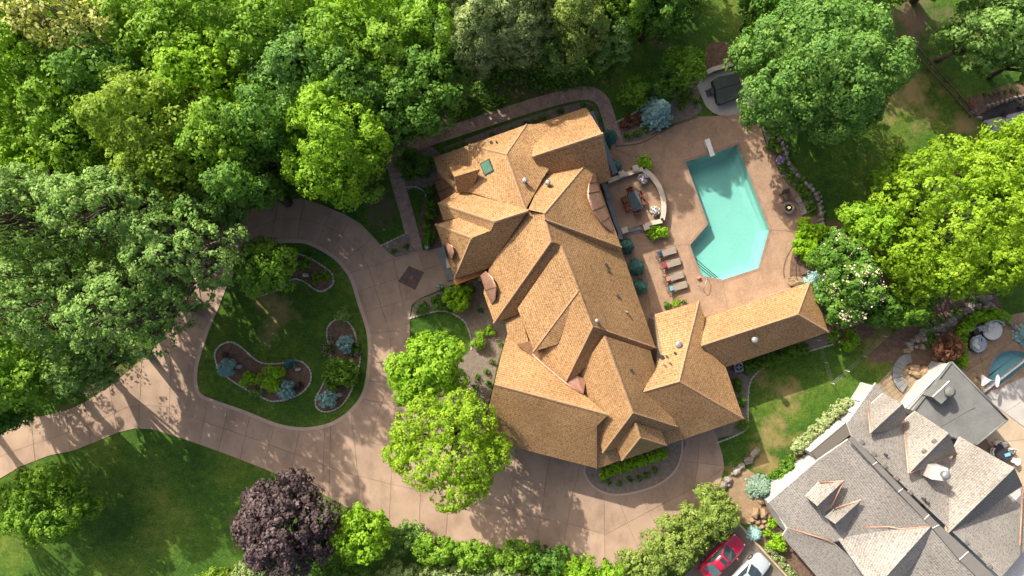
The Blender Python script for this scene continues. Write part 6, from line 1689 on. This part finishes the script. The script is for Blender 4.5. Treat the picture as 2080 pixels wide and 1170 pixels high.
for (x, y, rx, ry, rot, lab) in [(1440, 1040, 66, 58, 0, 'round olive-green juniper at the end of the hedge by the boulders'), (1365, 1100, 72, 62, 0, 'olive-green juniper in the middle of the hedge beside the red car'), (1290, 1150, 62, 44, 0, 'olive-green juniper at the driveway end of the hedge')]:
    tree('juniper', lab, 'shrub', x, y, rx, ry, 3.2, 2.9, 'juniper', group='junipers hedging the driveway end', n=12, puff=.36, n_leaf=34, leaf=.17, dens=1.45, fill=.3)
# --- by the hot tub and north walk
maple(1385, 140, 52, 48, 4.5, 'green', 'small spreading green tree beside the hot-tub pad', depth=3, n=9, puff=.4, n_leaf=30, leaf=.2)
maple(1345, 172, 40, 32, 3.6, 'deep', 'low spreading green tree between the blue spruce and the lawn', depth=2.6, n=7, puff=.4, n_leaf=28, leaf=.2)
maple(1283, 190, 36, 32, 3.4, 'green', 'feathery green sapling on the shaded lawn by the brick walk', depth=2.4, n=6, puff=.38, n_leaf=24, leaf=.2)
conifer('blue_spruce', 'silvery blue spruce in the gravel bed north of the patio', 1335, 228, 34, 4.6, 'blue', tiers=12, dens=1.3)
shrub('golden_spirea', 'rounded yellow-green shrub beside the hot-tub pad', 1391, 192, 16, 16, 1.3, 'box', n=4)
for (x, y, r) in ((1382, 217, 8), (1413, 208, 8), (1275, 278, 9), (1294, 271, 9), (1311, 262, 9)):
    shrub('boxwood', 'small round boxwood in the gravel bed north of the patio', x, y, r, r, .75, 'box', 'boxwoods north of the patio')
shrub('barberry', 'dark brown-red groundcover shrub in the mulch beside the brick walk', 1283, 246, 24, 13, .5, 'bronze', n=5, rot=-18)
for (x, y, r, h, lab) in ((1240, 277, 14, 2.2, 'blue-green spruce at the corner of the north-east gable'), (1248, 340, 14, 2.0, 'blue-green spruce between the gable and the terrace wall'), (1272, 500, 16, 2.2, 'blue-green spruce at the foot of the terrace steps'),
                          (1293, 543, 17, 2.2, 'blue-green spruce under the east eave opposite the navy towel lounger'), (1300, 584, 16, 2.2, 'blue-green spruce under the east eave opposite the light blue towel lounger')):
    conifer('dwarf_spruce', lab, x, y, r, h, 'teal', 'dwarf spruces along the east wall', tiers=8, dens=1.6, needle=.15)
conifer('blue_spruce', 'broad grey-blue spruce at the east end of the pool house', 1662, 585, 34, 3.6, 'blue', tiers=9, dens=1.2)
shrub('spirea', 'bright green spirea against the north wall of the terrace', 1304, 332, 21, 14, 1.0, 'hedge', n=4)
shrub('spirea', 'bright green spirea against the south end of the terrace wall', 1337, 470, 24, 15, 1.0, 'hedge', n=5, rot=-15)
shrub('boxwood', 'small bright green shrub at the corner of the patio bed by the right wing', 1373, 614, 9, 9, .7, 'hedge')
shrub('boxwood', 'small dark shrub beside the bright one by the right wing', 1354, 622, 10, 10, .7, 'deep')
shrub('boxwood', 'tiny dark shrub east of the bright one by the right wing', 1388, 612, 7, 7, .5, 'box')
for (x, y, r) in ((1185, 212, 9), (1203, 222, 10), (1212, 238, 9), (1213, 252, 8), (1180, 225, 7)):
    shrub('boxwood', 'dark boxwood between the brick walk and the north-east gable', x, y, r, r, .8, 'box', 'boxwoods at the north-east gable')
for (x, y, r) in ((1138, 226, 9), (1105, 240, 10), (1085, 247, 8), (1040, 262, 7), (1000, 272, 7), (945, 292, 9), (912, 305, 8), (925, 300, 7), (1070, 250, 7)):
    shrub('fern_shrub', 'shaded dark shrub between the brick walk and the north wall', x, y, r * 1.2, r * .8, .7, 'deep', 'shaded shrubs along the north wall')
# --- west side
shrub('yew', 'broad dark green yew beside the bend of the brick walk', 843, 335, 38, 34, 2.2, 'deep', n=9, leaf=.17, puff=.32, n_leaf=24)
for (x, y, r) in ((872, 390, 11), (874, 412, 12), (876, 435, 13), (868, 455, 11), (872, 478, 14), (866, 492, 9)):
    shrub('yew', 'clipped dark yew along the west wall beside the brick walk', x, y, r, r * 1.05, 1.4, 'box', 'clipped yews along the west wall')
for (x, y, r) in ((802, 510, 8), (823, 501, 8)):
    shrub('grass_clump', 'small dark tuft in the pale gravel at the walk entrance', x, y, r, r * .8, .5, 'deep', 'tufts at the walk entrance')
rng_ = random.Random(2)
lob = []
for (x, y) in ((-22, 0), (-12, 12), (-8, -8), (0, 4), (6, 18), (10, -12), (2, -22), (18, -2), (22, -20), (16, 12), (-18, -14), (-2, 20)):
    lob.append((x, y, 1.0 + rng_.uniform(-.1, .45), 6.5, 7.5, .75))
shrub('arborvitae', 'cluster of upright bright green arborvitae plumes by the porch', 930, 606, 40, 32, 1.8, 'hedge', lobes=lob, leaf=.12, puff=.16, n_leaf=14, dens=1.6)
shrub('yew', 'dark green spreading yew below the arborvitae plumes', 905, 615, 30, 20, .9, 'deep', n=6)
shrub('yew', 'low dark green shrub at the tip of the entrance gravel bed', 857, 626, 18, 11, .6, 'deep', n=4, rot=-15)
shrub('leafy_shrub', 'small bright green shrub in the gravel west of the low roof', 972, 690, 16, 20, 1.2, 'bright', n=4)
shrub('leafy_shrub', 'tiny bright green shrub beside the west wing corner', 995, 672, 12, 9, .8, 'bright', n=3)
for (x, y, r) in ((962, 590, 6), (975, 632, 6), (1000, 735, 6), (968, 765, 8), (990, 755, 8), (993, 780, 9), (965, 788, 8), (1018, 700, 5)):
    shrub('boxwood', 'little dark shrub in the shaded gravel west of the garage', x, y, r, r, .5, 'deep', 'little shrubs west of the garage')
shrub('hosta', 'shaded green groundcover beside the bright maple', 860, 680, 18, 10, .5, 'green', n=4)
# --- grass island
shrub('blue_spruce', 'globe blue spruce at the west end of the curved island bed', 462, 746, 19, 18, 1.3, 'blue', n=7, leaf=.13, puff=.2, n_leaf=22, dens=1.5, aspect=.4, cat='spruce')
shrub('blue_spruce', 'globe blue spruce at the south edge of the curved island bed', 581, 791, 19, 18, 1.3, 'blue', n=7, leaf=.13, puff=.2, n_leaf=22, dens=1.5, aspect=.4, cat='spruce')
shrub('blue_spruce', 'globe blue spruce at the north end of the long island bed', 703, 698, 18, 17, 1.3, 'blue', n=7, leaf=.13, puff=.2, n_leaf=22, dens=1.5, aspect=.4, cat='spruce')
shrub('blue_spruce', 'globe blue spruce at the south end of the long island bed', 666, 810, 19, 18, 1.3, 'blue', n=7, leaf=.13, puff=.2, n_leaf=22, dens=1.5, aspect=.4, cat='spruce')
shrub('boxwood', 'small bright green globe shrub in the curved island bed', 505, 771, 17, 16, 1.2, 'hedge', n=3)
shrub('boxwood', 'large bright green globe shrub in the curved island bed', 554, 768, 29, 26, 1.8, 'hedge', n=6, leaf=.16, puff=.26)
shrub('leafy_shrub', 'large dark green globe shrub in the long island bed', 692, 759, 37, 36, 2.4, 'box', n=8, leaf=.17, puff=.30, n_leaf=22)
shrub('leafy_shrub', 'dusty grey-green low shrub at the south edge of the curved island bed', 519, 797, 18, 9, .6, 'oak', n=3, rot=20)
shrub('leafy_shrub', 'dark low shrub beside the pale stone in the curved island bed', 590, 738, 16, 10, .7, 'teal', n=3)
shrub('leafy_shrub', 'sparse green sapling at the north tip of the long island bed', 699, 640, 16, 14, 1.6, 'oak', n=4, n_leaf=8)
shrub('barberry', 'dark purple low shrub behind the western blue spruce', 459, 720, 9, 7, .5, 'purple', n=2)
shrub('barberry', 'dark purple low shrub east of the southern blue spruce', 606, 782, 9, 8, .5, 'purple', n=2)
shrub('hosta', 'yellow-green groundcover in the bed under the island maple', 650, 565, 26, 13, .4, 'olive', n=6, rot=-20)
shrub('hosta', 'green groundcover next to the crown of the island maple', 615, 535, 20, 12, .5, 'green', n=5)
t = shrub('rose_bush', 'pink-flowered groundcover roses in the long island bed', 716, 710, 22, 14, .5, 'deep', n=5, rot=10)
blossoms(t, 'blossom', M['pinkflower'], 160, .11, 9, 0)
t = shrub('rose_bush', 'pink-flowered roses on the west edge of the long island bed', 671, 702, 9, 20, .4, 'deep', n=4)
blossoms(t, 'blossom', M['pinkflower'], 110, .11, 10, 0)
# --- south and east side
lob = [(x * 9.0 - 63, 0 + ((-1) ** x) * 1.5, .55, 8.5, 9.5, .5) for x in range(15)]
shrub('hedge', 'bright yellow-green clipped hedge under the front dormer', 1286, 941, 68, 12, 1.0, 'hedge', lobes=lob, rot=-19, leaf=.14, puff=.18, n_leaf=14, z0=.06)
for (x, y, r) in ((1224, 975, 6), (1237, 981, 5), (1259, 984, 8), (1278, 975, 8), (1297, 970, 8), (1312, 964, 9), (1330, 957, 9)):
    shrub('boxwood', 'small dark green shrub in the gravel before the clipped hedge', x, y, r, r * .9, .6, 'deep', 'small shrubs before the clipped hedge', z0=.06)
lob = [(x * 10.0 - 60, ((-1) ** x) * 2.0, .5, 11, 11, .5) for x in range(13)]
shrub('hedge', 'green loose hedge along the south eave of the pool house', 1575, 728, 66, 14, 1.0, 'box', lobes=lob, rot=-19, leaf=.15, puff=.2, n_leaf=16)
for (x, y, rx, ry) in ((1497, 792, 12, 10), (1505, 818, 12, 14), (1508, 862, 14, 12), (1494, 775, 9, 8)):
    shrub('leafy_shrub', 'green shrub in the gravel strip east of the right wing', x, y, rx, ry, .9, 'box', 'shrubs east of the right wing', n=3)
lob = [(-70 + k * 10, ((-1) ** k) * 2, .8, 8, 9, .6) for k in range(15)]
shrub('variegated_hedge', 'pale variegated hedge along the white neighbouring wall', 1668, 862, 90, 12, 1.5, 'variegated', lobes=lob, rot=-43, leaf=.16, puff=.22, n_leaf=18)
shrub('hedge', 'yellow-green low hedge at the corner of the white neighbouring wall', 1592, 955, 40, 18, 1.0, 'box', n=8, rot=-42)
conifer('blue_spruce', 'grey-green spruce at the west corner of the grey roof', 1545, 990, 28, 2.0, 'sage', tiers=8, dens=1.3)
conifer('blue_spruce', 'small blue spruce beside the silver car kerb', 1533, 1085, 15, 1.3, 'blue', tiers=6, dens=1.8, needle=.14)
shrub('boxwood', 'large lime-green globe shrub by the grey roof corner', 1575, 1101, 20, 18, 1.3, 'hedge', n=4)
shrub('boxwood', 'small lime-green globe shrub next to the rock garden', 1556, 1082, 10, 10, .8, 'hedge')
shrub('boxwood', 'medium lime-green globe shrub against the grey roof corner', 1568, 1062, 11, 12, .9, 'hedge')
lob = [(-40 + k * 10, ((-1) ** k) * 2, .3, 7, 6, .3) for k in range(9)]
shrub('groundcover', 'pale low groundcover between the kerb and the grey house', 1590, 1145, 45, 8, .5, 'variegated', lobes=lob, rot=50, leaf=.12, puff=.15, n_leaf=12)
# planting strip behind the patio wall
for (x, y, rx, ry) in ((1568, 290, 11, 16), (1577, 306, 10, 9), (1592, 340, 10, 13), (1605, 358, 11, 14), (1622, 376, 12, 14), (1636, 396, 12, 14), (1645, 415, 11, 12), (1651, 430, 9, 9)):
    shrub('groundcover', 'green groundcover plant in the strip before the curved stone wall', x, y, rx, ry, .55, 'box', 'groundcover before the stone wall', n=3)
lob = []
for (x, y) in ((-30, 20), (-25, 5), (-18, 28), (-12, -8), (-10, 12), (-2, 24), (0, -18), (2, 2), (10, 14), (12, -10), (18, 4), (24, -4), (28, 10), (-20, 38), (6, -28), (-4, 36), (34, 2)):
    lob.append((x, y, 1.0, 9, 6.5, .75))
shrub('arborvitae', 'spreading evergreen with upturned yellow-green tips beside the patio', 1640, 478, 42, 40, 1.9, 'hedge', lobes=lob, rot=-25, leaf=.13, puff=.17, n_leaf=16, dens=1.5)
shrub('leafy_shrub', 'lime shrub at the south-east corner of the pool house', 1722, 690, 22, 22, 1.4, 'bright', n=4)
shrub('leafy_shrub', 'small green shrub at the corner of the pool-house eave', 1690, 680, 14, 14, 1.2, 'green', n=3)
# neighbour's planting
lob = [(30 * math.cos(a) - 6, 34 * math.sin(a), .45, 8, 8, .45) for a in [math.radians(120 + k * 11) for k in range(18)]]
lob = [(x, y, .55, 9, 9, .5) for (x, y) in ((-45, 40), (-46, 28), (-46, 15), (-44, 2), (-40, -10), (-33, -20), (-22, -27), (-10, -32), (2, -37), (14, -40), (26, -41), (36, -36), (44, -28), (-44, 52), (-40, 62), (8, -30), (-30, -12), (20, -33))]
shrub('hedge', 'curved green clipped hedge wrapped round the two daybeds', 1997, 676, 60, 60, 1.1, 'hedge', lobes=lob, leaf=.15, puff=.2, n_leaf=14)
tree('japanese_maple', 'bronze-red Japanese maple beside the garden steps', 'tree', 1922, 705, 36, 32, 2.6, 2, 'bronze', n=8, puff=.3, n_leaf=26, leaf=.16)
shrub('leafy_shrub', 'dark green shrub at the foot of the bronze maple', 1890, 692, 14, 16, 1.0, 'deep', n=3)
shrub('leafy_shrub', 'green shrub between the bronze maple and the flat roof', 1925, 738, 16, 10, .8, 'deep', n=3)
for (x, y, rx, ry) in ((1885, 680, 12, 9), (1905, 655, 14, 9), (1945, 635, 18, 9), (1975, 612, 16, 8), (1880, 665, 10, 8)):
    shrub('creeping_juniper', 'creeping grey-green juniper among the slope boulders', x, y, rx, ry, .5, 'oak', 'creeping junipers on the rock slope', n=3, rot=-30)
conifer('blue_spruce', 'blue spruce at the corner of the neighbouring patio', 2085, 680, 22, 2.0, 'blue', tiers=7, dens=1.4)
for k, (x, y) in enumerate(((2000, 190), (2010, 192), (2020, 190), (2030, 187), (2042, 185), (2055, 182), (2065, 186), (2040, 232), (2072, 218), (2063, 265))):
    shrub('bedding_plant', 'tiny dark plant in the bed of the top right garden', x, y, 4 if k < 7 else 7, 4 if k < 7 else 7, .35, 'deep' if k < 7 else 'purple', 'tiny plants in the top right garden', leaf=.1, puff=.1, n_leaf=8)
gw = empty('stone_edge', P(2045, 205), 'row of grey stones between the brown and the dark mulch', 'rocks')
boulders(gw, [(2008 + k * 9, 215 - k * 2.6, 4.5, 3.2, .25, rng_.uniform(0, 90)) for k in range(9)] + [(1990, 240, 6, 4, .3, 30), (2000, 250, 6, 4, .3, 30), (1978, 228, 6, 5, .3, 30), (2012, 258, 5, 4, .3, 0)], M['boulder'], 'stone', 12)

# trees added outside the frame to cast shade into it
for (x, y, rx, ry, h, pal) in ((-150, 690, 95, 80, 14, 'green'), (-130, 800, 95, 85, 14, 'green'), (-165, 905, 80, 70, 12.5, 'green'), (-160, 1075, 85, 80, 13, 'green'), (-95, 400, 90, 90, 10, 'green'), (-90, 200, 95, 95, 11, 'green')):
    tree('leafy_tree', 'leafy green tree of the western wood added out of frame for shade', 'tree', x, y, rx, ry, h, h * .6, pal, group='trees of the western wood', n=10, puff=.6, n_leaf=24, leaf=.30, dens=.85, fill=.06)
for (x, y, rx, ry, h, pal) in ((900, -65, 90, 80, 13, 'green'), (1020, -70, 90, 80, 13, 'pale'), (1130, -70, 85, 80, 13, 'pale'), (1240, -75, 85, 80, 12.5, 'green'), (1340, -70, 80, 75, 11, 'green'), (1850, -70, 80, 70, 12, 'green'), (1960, -75, 80, 70, 12, 'oak'),
        (1150, -190, 90, 80, 13, 'green'), (1260, -190, 90, 80, 13, 'green'), (1370, -190, 90, 80, 13, 'green'), (1700, -190, 80, 80, 13, 'green'), (1800, -190, 80, 80, 13, 'green')):
    tree('leafy_tree', 'leafy green tree of the northern wood added out of frame for shade', 'tree', x, y, rx, ry, h, h * .75, pal, group='trees of the northern wood', n=9, puff=.65, n_leaf=24, leaf=.34)
